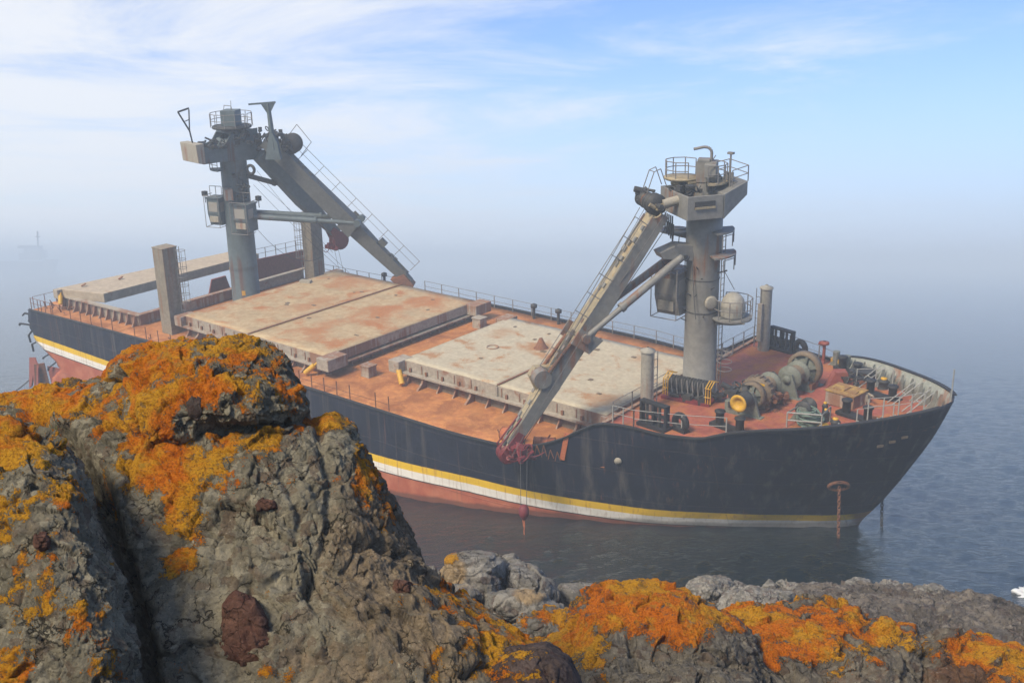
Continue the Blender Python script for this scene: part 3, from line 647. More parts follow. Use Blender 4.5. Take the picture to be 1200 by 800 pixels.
railing([(-60.0, -10.95, -2.6), (-52, -10.95, -2.3), (-44, -10.95, -2.0), (-39, -10.95, -1.9), (-33, -10.95, -1.8)], step=1.5, bars=(), mat='rustm', skip=(3, 9, 14))
railing([(-61.8, -10.9, -2.65), (-58.2, -10.9, -2.55)], step=1.1, mat='rustm')
railing([(-61.9, -10.6, -2.65), (-61.9, -8.4, -2.65)], step=1.0, mat='rustm', bars=(1.0,))
railing([(-0.72, -8.6, 1.07), (-0.72, -2.6, 1.07)], step=1.9); railing([(-0.72, 1.2, 1.07), (-0.72, 8.6, 1.07)], step=1.5)
railing([(0.2, 8.9, 0.92), (2.0, 8.5, 0.95), (4.5, 7.6, 1.0), (6.0, 6.8, 1.0)], step=1.7)
railing([(-0.6, -8.8, 0.92), (0.8, -8.75, 0.95)], step=0.8, mat='white'); railing([(0.8, -8.75, 0.95), (3.4, -7.85, 0.98), (5.6, -6.75, 1.0)], step=2.1, mat='white', bars=(1.0, 0.5))
railing([(12.0, -2.75, 1.5), (13.3, -1.75, 1.6), (14.3, -0.7, 1.75)], h=1.9, step=0.8, mat='white', bars=(1.0, 0.75))
railing([(8.6, 3.9, 1.1), (9.6, 4.4, 1.2), (10.6, 4.5, 1.3)], h=1.3, step=1.1, mat='white', bars=(1.0,))
railing([(11.2, -2.2, 1.4), (12.6, -0.5, 1.5)], h=1.0, step=1.5, mat='white', bars=(1.0,))
def mast_post(x, y, z, h, w, mat, boxy, ladder, lean=(0, 0)):
    r = empty('mast_post', parent=ship); top = (x + lean[0], y + lean[1], z + h)
    mb = MB()
    if boxy: mb.beam((x, y, z - 0.2), top, w, w, up=(0, 1, 0)); mb.box((top[0], top[1], top[2] + 0.04), (w + 0.08, w + 0.08, 0.09))
    else: mb.tube((x, y, z - 0.2), top, w / 2, 24); mb.lathe([(w / 2 + 0.06, 0), (w / 2 + 0.06, 0.1), (w * 0.2, 0.2), (0.08, 0.28)], (top[0], top[1], top[2] + 0.005), n=24)
    mb.build('post_shaft', mat, r, bevel=0.03 if boxy else 0)
    if ladder:
        dx, dy = ladder; mb = MB(); lx, ly = x + dx, y + dy
        for s in (-0.2, 0.2):
            mb.tube((lx + s * abs(dy) / max(abs(dx) + abs(dy), .1), ly + s * abs(dx) / max(abs(dx) + abs(dy), .1), z + 0.3), (lx + s * abs(dy) / max(abs(dx) + abs(dy), .1) + lean[0], ly + s * abs(dx) / max(abs(dx) + abs(dy), .1) + lean[1], z + h + 0.1), 0.03, 5)
        for k in range(int(h / 0.5)):
            f = (k + 0.6) * 0.5 / h
            mb.tube((lx - 0.2 * (dy != 0) + lean[0] * f, ly - 0.2 * (dx != 0 and dy == 0) + lean[1] * f, z + 0.3 + k * 0.5), (lx + 0.2 * (dy != 0) + lean[0] * f, ly + 0.2 * (dx != 0 and dy == 0) + lean[1] * f, z + 0.3 + k * 0.5), 0.022, 4)
        mb.build('ladder', M['railg'], r)
        if boxy:
            mb = MB(); ux = np.array([dx, dy, 0]) / math.hypot(dx, dy)
            for k in range(3 if h > 5 else 0): pass
            for k in range(7):
                f = 0.35 + 0.62 * k / 6; c = np.array([lx + lean[0] * f, ly + lean[1] * f, z + h * f]) + ux * 0.30
                mb.torus(c, (0, 0, 1), 0.36, 0.022, 14, 5)
            for an in (-1.0, 0, 1.0):
                d = np.array([ux[0] * math.cos(an) - ux[1] * math.sin(an), ux[0] * math.sin(an) + ux[1] * math.cos(an), 0]) * 0.36
                c0 = np.array([lx, ly, 0]) + ux * 0.30 + d
                mb.tube(c0 + np.array([lean[0] * .35, lean[1] * .35, z + h * .35]), c0 + np.array([lean[0] * .97, lean[1] * .97, z + h * .97]), 0.02, 4)
            mb.build('ladder_cage', M['railg'], r)
    return r
mast_post(-43.9, -8.4, -1.95, 7.0, 1.35, M['post'], True, (0.95, 0.5))
mast_post(-47.0, 9.6, -2.1, 6.3, 1.35, M['post'], True, (-0.4, -0.95))
mast_post(-0.05, -6.05, 0.92, 3.65, 0.76, M['postg'], False, (0.55, 0))
mast_post(0.5, 7.65, 0.92, 4.3, 0.78, M['postg'], False, (-0.3, -0.5))
MB().box((0.42, 7.1, 3.0), (0.3, 0.25, 2.6)).build('cable_box', M['coaming'], ship)

# ------------------------------------------------------------------ cranes
def V3(A, j, s): return lambda a, b, z: np.array(A) + j * a + s * b + np.array([0, 0, z])
def grating_ring(mb, c, r0, r1, a0, a1, m=0, n=14):
    P = []; Q = []
    for i in range(n + 1):
        a = a0 + (a1 - a0) * i / n; d = np.array([math.cos(a), math.sin(a), 0])
        for r, z in ((r0, 0), (r1, 0), (r1, -0.1), (r0, -0.1)): P.append(np.array(c) + d * r + np.array([0, 0, z]))
    for i in range(n):
        for k in range(4): Q.append((i * 4 + k, (i + 1) * 4 + k, (i + 1) * 4 + (k + 1) % 4, i * 4 + (k + 1) % 4))
    Q += [(0, 1, 2, 3), (n * 4 + 3, n * 4 + 2, n * 4 + 1, n * 4)]
    mb.add(P, Q, m)
def small_rail(root, pts, h=1.0, mat='railg', bars=(1.0, 0.5), r=0.03, name='guard_rail'):
    mb = MB(); pts = [np.array(p, float) for p in pts]
    for b in bars: mb.path([p + np.array([0, 0, h * b]) for p in pts], r, 5)
    for p in pts: mb.tube(p, p + np.array([0, 0, h]), r * 1.1, 5)
    mb.build(name, M[mat], root)
def arc_pts(c, r, a0, a1, n): return [(c[0] + r * math.cos(a0 + (a1 - a0) * i / (n - 1)), c[1] + r * math.sin(a0 + (a1 - a0) * i / (n - 1)), c[2]) for i in range(n)]
def hose(mb, a, b, sag, r=0.035, n=9):
    a = np.array(a, float); b = np.array(b, float); pts = [a + (b - a) * t - np.array([0, 0, sag * 4 * t * (1 - t)]) for t in np.linspace(0, 1, n)]
    mb.path(pts, r, 5)
def jib(root, piv, tip, w, h, top_mat, side_mat, slot=True, rail_side=-1, red_drop=(0, 0, -1.2), disc=True, rail_t=0.6):
    piv = np.array(piv, float); tip = np.array(tip, float); d = tip - piv; L = np.linalg.norm(d); d /= L
    sv = np.cross(d, (0, 0, 1)); sv /= np.linalg.norm(sv); up = np.cross(sv, d)          # sv: lateral, up: outward top
    P = lambda t, b, u: piv + d * (L * t) + sv * b + up * u
    def sect(mb, t0, t1, b0, b1, wa, wb, ha, hb):                                     # tapered box with side mat 0 and top mat 1
        V = []
        for t, b, w_, h_ in ((t0, b0, wa, ha), (t1, b1, wb, hb)):
            for x, y in ((-1, -1), (1, -1), (1, 1), (-1, 1)): V.append(P(t, b + x * w_ / 2, y * h_ / 2))
        mb.add(V, [(3, 2, 1, 0), (4, 5, 6, 7), (0, 1, 5, 4), (1, 2, 6, 5), (3, 0, 4, 7)], 0); mb.add(V, [(2, 3, 7, 6)], 1)
    mb = MB()
    if slot:
        sect(mb, 0.0, 0.50, 0, 0, w * 1.0, w * 1.0, h * 0.75, h)
        for s in (-1, 1): sect(mb, 0.495, 0.70, s * w * 0.36, s * w * 0.34, w * 0.24, w * 0.24, h * 0.98, h * 0.9)
        sect(mb, 0.495, 0.70, 0, 0, w * 0.36, w * 0.36, h * 0.4, h * 0.4)
        sect(mb, 0.695, 1.0, 0, 0, w * 0.98, w * 0.62, h * 0.92, h * 0.55)
    else:
        sect(mb, 0.0, 0.55, 0, 0, w * 0.95, w, h * 0.8, h); sect(mb, 0.545, 1.0, 0, 0, w, w * 0.55, h, h * 0.5)
    mb.build('jib', [side_mat, top_mat], root)
    mb = MB(); rg = random.Random(int(L * 100))
    for k in range(26): t = rg.random() * 0.95 + 0.02; mb.box(P(t, rg.uniform(-.3, .3) * w, h * 0.5 * (1 - 0.3 * t) + 0.03), (0.3, 0.25, 0.12), ax=np.array([d, sv, up]))
    for s in (-0.47, 0.47): mb.beam(P(0.03, s * w, h * .4), P(0.96, s * w * 0.66, h * 0.28), 0.08, 0.2, up=up)
    mb.build('jib_fitting', [side_mat], root)
    # walkway rail on the outer face
    mb = MB(); b = rail_side * w * 0.62; bar0 = []; bar1 = []
    for k in range(9):
        t = 0.06 + rail_t * k / 8; a = P(t, b, h * 0.4); c = a + up * 1.15 + sv * rail_side * 0.1; mb.tube(a, c, 0.025, 5); bar0.append(c); bar1.append(a + (c - a) * 0.5)
    mb.path(bar0, 0.025, 5); mb.path(bar1, 0.02, 5); mb.build('jib_rail', M['railg'], root)
    if disc:
        MB().tube(P(0.70, -w * 0.55, h * 0.75), P(0.70, w * 0.1, h * 0.75), 0.55, 20).build('sheave', side_mat, root)
        MB().prism([(-0.9, 0), (0.9, 0), (0.3, 0.95), (-0.3, 0.95)], P(0.70, w * 0.2, h * 0.35), d, up, 0.5).build('sheave_bracket', top_mat, root)
    return P, d, sv, up, L
def red_head(root, c, d, sv, up, r=0.75):
    c = np.array(c, float); mb = MB()
    mb.lathe([(0.1, -0.35), (r, -0.35), (r, -0.22), (r * 0.75, -0.1), (r * 0.75, 0.1), (r, 0.22), (r, 0.35), (0.1, 0.35)], c, sv, 22)
    for s in (-1, 1): mb.prism([(-1.5, -0.15), (0.2, -r * 0.8), (r * 0.9, 0), (0.2, r * 0.8), (-1.5, 0.35)], c + sv * 0.45 * s, d, up, 0.1)
    mb.build('jib_head_sheave', M['red'], root)
def luff_ram(root, a, b, r=0.24, mat='grey_c'):
    a = np.array(a, float); b = np.array(b, float); m = a + (b - a) * 0.62
    MB().tube(a, m, r, 16).tube(m, b, r * 0.72, 14).lathe([(r * 1.25, -0.12), (r * 1.25, 0.12)], m, b - a, 16).build('luffing_ram', M[mat], root)
    MB().tube(b + np.array([0, 0, 0]) - np.cross((b - a) / np.linalg.norm(b - a), (0, 0, 1)) * 0.3, b + np.cross((b - a) / np.linalg.norm(b - a), (0, 0, 1)) * 0.3, r * 1.2, 12).build('ram_pin', M[mat], root)
def cab(root, c, ex, ey, sx, sy, sz, mat, frame=True):
    c = np.array(c, float); ez = np.array([0, 0, 1.0]); mb = MB()
    poly = [(-sx / 2, sz / 2), (sx / 2, sz / 2), (sx / 2, -sz * 0.05), (sx * 0.28, -sz / 2), (-sx / 2, -sz / 2)]
    mb.prism([(u, v) for u, v in poly], c, ex, ez, sy); mb.box(c + ez * (sz / 2 + 0.06), (sx + 0.2, sy + 0.2, 0.1), ax=np.array([ex, ey, ez]))
    mb.build('operator_cab', mat, root)
    mb = MB()
    mb.box(c + ex * (sx / 2 + 0.012) + ez * sz * 0.2, (0.03, sy * 0.72, sz * 0.36), ax=np.array([ex, ey, ez]))
    for s in (-1, 1): mb.box(c + ey * s * (sy / 2 + 0.012) + ez * sz * 0.18 + ex * sx * 0.12, (sx * 0.5, 0.03, sz * 0.36), ax=np.array([ex, ey, ez]))
    mb.build('cab_window', M['glass'], root)
    mb = MB()
    mb.box(c + ex * (sx / 2 - 0.10) - ez * sz * 0.26, (0.24, sy * 0.7, sz * 0.22), ax=np.array([ex, ey, ez]))
    mb.build('cab_panel', M['tin'], root)
    if frame:
        mb = MB()
        for s in (-1, 1):
            q = [c + ey * s * (sy / 2 + 0.1) + ex * (sx / 2 + 0.25) + ez * v for v in (sz / 2 + 0.3, 0, -sz / 2 - 0.1)]; mb.path(q, 0.03, 5)
            mb.path([q[0], q[0] - ex * sx], 0.03, 5); mb.path([q[2], q[2] - ex * sx * 0.8], 0.03, 5)
        mb.path([c + ey * s * (sy / 2 + 0.1) + ex * (sx / 2 + 0.25) + ez * (sz / 2 + 0.3) for s in (-1, 1)], 0.03, 5)
        mb.path([c + ey * s * (sy / 2 + 0.1) + ex * (sx / 2 + 0.25) + ez * (-sz / 2 - 0.1) for s in (-1, 1)], 0.03, 5)
        for s in (-1, 0, 1): mb.tube(c + ey * s * sy / 2 + ez * sz / 2, c + ey * s * sy / 2 + ez * (sz / 2 + 1.0), 0.03, 5)
        mb.path([c + ey * s * sy / 2 + ez * (sz / 2 + 1.0) for s in (-1, 1)], 0.03, 5)
        mb.build('cab_guard', M['railg'], root)
def junk(root, c, size, n, mat, seed, name='machinery'):
    rg = random.Random(seed); mb = MB(); c = np.array(c, float)
    for k in range(n):
        p = c + np.array([rg.uniform(-.5, .5) * size[0], rg.uniform(-.5, .5) * size[1], rg.uniform(-.5, .5) * size[2]])
        t = rg.random()
        if t < 0.35: mb.box(p, (rg.uniform(.15, .6), rg.uniform(.15, .5), rg.uniform(.12, .45)), rz=rg.random() * 3)
        elif t < 0.6: mb.tube(p, p + np.array([rg.uniform(-.5, .5), rg.uniform(-.5, .5), rg.uniform(-.2, .3)]), rg.uniform(.05, .18), 10)
        elif t < 0.8: hose(mb, p, p + np.array([rg.uniform(-.9, .9), rg.uniform(-.9, .9), rg.uniform(-.2, .2)]), rg.uniform(.1, .5), 0.035, 7)
        else: mb.torus(p, (rg.random() - .5, rg.random() - .5, rg.random()), rg.uniform(.15, .32), 0.05, 12, 6)
    mb.build(name, M[mat], root)

def crane_fore():
    r = empty('deck_crane', parent=ship); A = np.array([0.9, -1.65, 0]); j = np.array([-.56, -.83, 0]); j /= np.linalg.norm(j); s = np.array([.83, -.56, 0]); s /= np.linalg.norm(s)
    P = V3(A, j, s); G = M['grey_c']
    mb = MB(); mb.lathe([(1.22, 0.85), (1.22, 1.0), (1.0, 1.1), (0.98, 5), (1.0, 9.8), (1.06, 10.0), (1.06, 12.25), (0.9, 12.3)], A, n=40); mb.build('pedestal', G, r)
    for z in (6.2, 8.2): MB().torus(A + np.array([0, 0, z]), (0, 0, 1), 1.0, 0.03, 28, 6).build('pedestal_band', M['mach'], r)
    # slewing head: front plate, two cheeks, floor, slots
    ax = np.array([j, s, (0, 0, 1.0)]); mb = MB()
    mb.box(P(2.0, 0.12, 12.85), (0.14, 3.7, 1.36), ax=ax); mb.box(P(0.9, 1.9, 12.85), (2.1, 0.14, 1.36), ax=ax); mb.box(P(0.9, -1.66, 12.85), (2.1, 0.14, 1.36), ax=ax)
    mb.box(P(0.9, 0.12, 12.22), (2.2, 3.5, 0.1), ax=ax)
    mb.add([P(-.2, 1.97, 13.53), P(-.2, -1.1, 13.53), P(-.2, -1.1, 12.1), P(-.2, 1.97, 12.1), P(-2.1, 1.1, 14.0), P(-2.1, -1.2, 14.0), P(-2.1, -1.2, 13.2), P(-2.1, 1.1, 13.2)],
           [(0, 1, 2, 3), (7, 6, 5, 4), (0, 4, 5, 1), (1, 5, 6, 2), (2, 6, 7, 3), (3, 7, 4, 0)])
    mb.build('slewing_head', G, r, bevel=0.03)
    MB().box(P(1.0, 1.985, 13.02), (1.25, 0.06, 0.42), ax=ax).build('head_slot', M['mach'], r)
    MB().box(P(1.0, 2.03, 12.86), (1.25, 0.06, 0.12), ax=ax).build('head_step', M['jib_tan'], r)
    junk(r, P(0.9, 0.1, 13.7), (2.0, 2.2, 0.5), 30, 'mach', 5); junk(r, P(1.2, -0.7, 13.6), (1.2, 1.2, 0.6), 10, 'jib_tan', 6); junk(r, P(-1.2, 0, 14.0), (1.4, 1.2, 0.5), 14, 'grey_c', 8)
    small_rail(r, [P(-2.1, 1.1, 14), P(-2.1, -1.2, 14), P(-.8, -1.2, 13.8)], .9); small_rail(r, [P(-2.1, 1.1, 14), P(-1.0, 1.3, 13.8)], .9)
    # upper machinery housing with round platform and davit
    mb = MB(); mb.tube(A + np.array([0, 0, 12.3]), A + np.array([0, 0, 13.9]), 0.7, 24); mb.build('head_column', G, r)
    c = P(0.0, 0.1, 0)
    mb = MB(); mb.box((c[0], c[1], 14.55), (1.15, .95, 1.2), rz=0.4); mb.box((c[0] + .5, c[1] - .5, 14.7), (0.65, 0.55, 0.75), rz=0.4); mb.box((c[0] - .1, c[1] - .2, 15.22), (0.7, 0.7, 0.15), rz=0.4); mb.build('switch_house', G, r, bevel=0.02)
    mb = MB(); mb.lathe([(0.05, 0), (1.0, 0), (1.05, 0.08), (1.05, 0.16), (0.05, 0.16)], P(1.1, -0.9, 14.0), n=26); grating_ring(mb, (c[0], c[1], 14.0), 0.5, 1.2, -1, 4.2); mb.build('round_platform', M['jib_tan'], r)
    small_rail(r, arc_pts(P(1.1, -0.9, 14.1), 1.0, 1.2, 5.6, 7), 1.0, bars=(1.0, .5)); small_rail(r, arc_pts((c[0], c[1], 14.0), 1.15, -1, 1.6, 6), 1.0)
    mb = MB(); q = P(-0.1, 0.4, 15.1); mb.path([q, q + np.array([0, 0, .55]), q + np.array([-.05, -.02, .72]), q + np.array([-.2, -.08, .84]), q + np.array([-.42, -.18, .86]), q + np.array([-.95, -.4, .72])], 0.085, 10); mb.build('davit', M['railg'], r)
    mb = MB(); q2 = P(-1.0, 1.0, 13.4); mb.tube(q2, q2 + np.array([0, 0, 2.2]), 0.05, 6); mb.box(q2 + np.array([0, 0, 2.25]), (0.35, 0.25, 0.12)); mb.tube(q, q + np.array([0.2, .1, 0.4]), 0.03, 5); mb.build('lamp_mast', M['railg'], r)
    # jib, winch drums at its heel
    Pj, d, sv, up, L = jib(r, P(2.9, 0, 12.35), (-6.1, -12.0, -1.3), 1.25, 1.05, M['jib_tan'], G)
    rs = 1 if (sv @ s) < 0 else -1
    mb = MB()
    for b, rr in ((-1.25, 0.46), (-0.6, 0.5), (0.4, 0.62)):
        p = P(3.35, b, 12.95); mb.lathe([(0.1, -.25), (rr, -.25), (rr, -.18), (rr * .7, -.15), (rr * .7, .15), (rr, .18), (rr, .25), (.1, .25)], p, s, 20)
    mb.tube(P(3.3, -1.7, 12.9), P(3.3, 1.2, 12.9), 0.16, 12); mb.build('hoist_drum', M['mach'], r)
    MB().tube(P(3.35, -1.15, 12.95), P(3.35, -0.70, 12.95), 0.40, 18).build('rope_layer', M['rustm'], r)
    MB().tube(P(3.0, 0.6, 12.95), P(1.7, 0.6, 13.15), 0.28, 14).build('hoist_motor', M['tin'], r)
    junk(r, P(3.2, -1.2, 13.0), (0.9, 0.9, 0.8), 16, 'mach', 21); junk(r, P(3.1, 0.2, 12.6), (0.7, 1.2, 0.5), 8, 'jib_tan', 22)
    for k in range(5): mb = MB(); hose(mb, P(2.1, -0.9 + .25 * k, 12.1), P(2.6, 0.2 + 0.28 * k, 11.9), 0.75 + 0.12 * k, 0.045); mb.build('hydraulic_hose', M['black'], r)
    mb = MB()
    for b in (-1.3, -0.6):
        mb.path([P(3.6, b, 12.9), P(3.0, b, 14.6), P(2.6, b, 14.75), P(2.2, b, 13.7)], 0.03, 5)
    mb.path([P(3.0, -1.3, 14.6), P(3.0, -0.6, 14.6)], 0.03, 5); mb.build('heel_guard', M['railg'], r)
    # luffing rams from the pedestal to the jib bracket
    for b in (-1, 1): luff_ram(r, P(1.6, b * 0.45, 9.7), Pj(0.50, b * -0.95, 0.1), 0.235)
    mb = MB(); mb.prism([(-0.5, -0.9), (0.6, -0.6), (0.6, 0.75), (-0.4, 0.75)], Pj(0.505, -0.95, -.05), d, up, 0.12); mb.prism([(-0.5, -0.9), (0.6, -0.6), (0.6, 0.75), (-0.4, 0.75)], Pj(0.505, 0.95, -.05), d, up, 0.12)
    mb.beam(Pj(0.50, -1.15, 0.1), Pj(0.50, 1.15, 0.1), 0.3, 0.3, up=up); mb.build('ram_bracket', G, r)
    mb = MB(); mb.prism([(0, -0.5), (1.9, -0.2), (2.1, 0.15), (0.9, 0.55), (0, 0.4)], P(0.9, 0, 9.9), j, np.array([0, 0, 1.0]), 1.0); mb.build('ram_anchor', M['grey_c'], r)
    junk(r, P(1.25, 0.2, 9.6), (0.6, 0.9, 0.7), 10, 'mach', 31)
    mb = MB()
    for s1 in (-1, 1): mb.tube(Pj(0.53, s1 * 0.62, 0.5), Pj(0.7, s1 * 0.55, 0.72), 0.11, 8)
    mb.build('hydraulic_pipe', M['rustm'], r)
    mb = MB()
    for b, o in ((-0.5, 0.3), (0.45, 0.2)): mb.tube(Pj(0.02, b, 1.0), Pj(0.98, b * 0.4, o), 0.024, 4)
    mb.tube(Pj(0.02, -0.4, -0.7), Pj(0.97, -0.3, -0.5), 0.024, 4)
    mb.tube(Pj(0.44, -1.5, 0.6), Pj(0.98, -1.6, 0.3), 0.02, 4); mb.tube(P(2.9, 1.0, 12.6), Pj(0.97, .3, -.5), 0.022, 4); mb.tube(P(2.9, -1.3, 12.9), Pj(0.72, -1.2, 0.9), 0.02, 4); hose(mb, P(1.0, 0.6, 9.4), P(0.9, 1.1, 6.0), .3, .03); hose(mb, P(1.2, -1.4, 8.6), P(1.6, 0.0, 10.8), .5, .03)
    mb.build('hoist_wire', M['wire'], r)
    mb = MB()
    for b in (-0.28, 0.28): mb.path([Pj(0.86, b, 0.42), Pj(0.985, b, 0.62), Pj(1.015, b, 0.1)], 0.05, 6)
    mb.build('head_guard', M['red'], r)
    red_head(r, Pj(0.995, 0.0, -0.15), d, sv, up, 0.62); junk(r, Pj(0.965, 0, -.2) + s * 1.0, (1.1, 1.0, .9), 22, 'red', 77, 'hook_gear'); junk(r, Pj(0.945, 0, -.2) + s * 1.8, (.8, .8, 0.8), 14, 'red', 78, 'hook_gear')
    # operator cab on the pedestal, jib side
    ce = j * 0.80 + s * 0.60; cab(r, P(1.55, -.75, 7.3), ce, np.cross((0, 0, 1), ce), 1.8, 1.5, 2.6, G)
    mb = MB(); mb.box(P(0.9, -0.6, 6.4), (1.2, 1.0, 0.12), ax=ax); mb.build('cab_support', G, r)
    mb = MB(); grating_ring(mb, P(1.3, -1.2, 10.95), 0.05, 0.95, 0, 6.28, n=20); mb.prism([(0, 0.2), (1.4, 0.2), (1.4, 0.05), (0, -0.4)], P(0.7, -1.0, 10.8), j, (0, 0, 1), 0.1); mb.build('work_platform', G, r)
    # satellite dome on its bracket, bow side
    q = np.array([2.65, -1.1, 0])
    MB().lathe([(0.72, 0.0), (0.74, 0.5), (0.72, 0.75), (0.62, 1.05), (0.42, 1.3), (0.2, 1.42), (0.02, 1.45)], q + np.array([0.05, 0, 6.0]), n=28).build('satellite_dome', M['postg'], r)
    mb = MB(); grating_ring(mb, q + np.array([0, 0, 5.95]), 0.03, 1.2, 0, 6.283, n=22); mb.prism([(0.7, -0.45), (2.0, -0.28), (2.9, -0.05), (2.9, 0.0), (0.7, 0.0)], A + np.array([0, .55, 5.85]), (1, 0, 0), (0, 0, 1), 0.12)
    mb.prism([(0.7, -0.45), (2.0, -0.28), (2.9, -0.05), (2.9, 0.0), (0.7, 0.0)], A + np.array([0, .0, 5.85]), (1, 0, 0), (0, 0, 1), 0.12); mb.build('dome_platform', G, r)
    small_rail(r, arc_pts(q + np.array([0, 0, 5.95]), 1.18, -2.4, 2.4, 9), 1.15)
    MB().lathe([(0.02, 0), (0.40, 0.0), (0.42, 0.12), (0.30, 0.16), (0.02, 0.16)], A + np.array([0.86, -0.50, 6.9]), (0.87, -0.5, 0), 20).build('round_cover', M['tin'], r)
    MB().path([q + np.array([-.6, 0, 8.6]), q + np.array([0.1, 0, 7.6])], 0.02, 5).tube(A + np.array([0.95, 0, 8.6]), A + np.array([1.5, .2, 8.8]), 0.05, 6).build('stay_wire', M['wire'], r)
    for z, a0, rr in ((11.2, -0.6, 1.75), (9.8, -0.7, 1.9)):
        mb = MB(); grating_ring(mb, A + np.array([0, 0, z]), 1.0, rr, a0, 0.9); mb.build('work_platform', G, r); small_rail(r, arc_pts(A + np.array([0, 0, z - 0.9]), rr, -0.4, 0.7, 3), 0.7, bars=(1.0,))
    mb = MB(); lx = A + np.array([1.12, 0.35, 0])
    for o in (-0.2, 0.2): mb.tube(lx + np.array([0.02, o, 1.2]), lx + np.array([0.02, o, 11.2]), 0.03, 5)
    for k in range(26): mb.tube(lx + np.array([0.02, -.2, 1.4 + k * .38]), lx + np.array([0.02, .2, 1.4 + k * .38]), 0.02, 4)
    for z in (2.6, 3.1, 3.6): mb.torus(lx + np.array([0.4, 0, z]), (0, 0, 1), 0.42, 0.025, 14, 5)
    mb.build('ladder', M['railg'], r)
    mb = MB()
    for k in range(6):
        a = -2.2 + k * 0.42; z = 5.6 + (k * 37 % 11) * 0.42; p0 = A + np.array([math.cos(a), math.sin(a), 0]) * 1.0; mb.tube(p0 + np.array([0, 0, z]), p0 * 1.0 + np.array([math.cos(a) * .35, math.sin(a) * .35, z + 0.2]), 0.035, 5)
    hose(mb, A + np.array([-.75, -.72, 9.4]), A + np.array([.5, -.9, 8.4]), 0.5, .03); hose(mb, A + np.array([-.75, -.72, 8.2]), A + np.array([.2, -1.02, 7.4]), 0.6, .025)
    mb.build('pipe_bracket', M['mach'], r)
    # red base plinth with the hose reels and yellow guards in front of it
    MB().box((1.1, -2.9, 1.02), (3.1, 1.9, 0.24), rz=0.12).build('base_plinth', M['red'], r)
    for k in range(7): mb = MB(); mb.lathe([(0.12, -.13), (0.52, -.13), (0.52, -.08), (0.40, -.05), (0.40, .05), (0.52, .08), (0.52, .13), (.12, .13)], (-0.05 + k * 0.36, -3.05 + 0.045 * k, 1.72), (1, 0.12, 0), 18); mb.build('hose_reel', M['mach'], r)
    for k in range(7): mb = MB(); hose(mb, (0.0 + k * .34, -3.45 + .045 * k, 2.2), (0.25 + k * .34, -3.65 + .045 * k, 1.25), 0.1 + (k % 3) * .12, 0.04); mb.build('hydraulic_hose', M['railg'], r)
    for x in (-0.35, 2.5):
        mb = MB()
        for k in range(3): mb.path([(x + .16 * k, -3.75 + .12 * (x > 0), 1.15), (x + .16 * k, -3.75 + .12 * (x > 0), 2.15), (x + .16 * k, -3.2, 2.45), (x + .16 * k, -2.7, 2.3)], 0.035, 5)
        mb.path([(x, -3.75, 1.6), (x + .34, -3.75, 1.6)], 0.03, 5); mb.path([(x, -3.75, 2.15), (x + .34, -3.75, 2.15)], 0.03, 5)
        mb.build('yellow_guard', M['yellow'], r)
    junk(r, (2.75, -2.6, 1.7), (0.5, 0.8, 0.8), 10, 'mach', 41); junk(r, (0.9, -3.4, 1.3), (2.6, 0.5, 0.3), 18, 'mach', 42)
crane_fore()

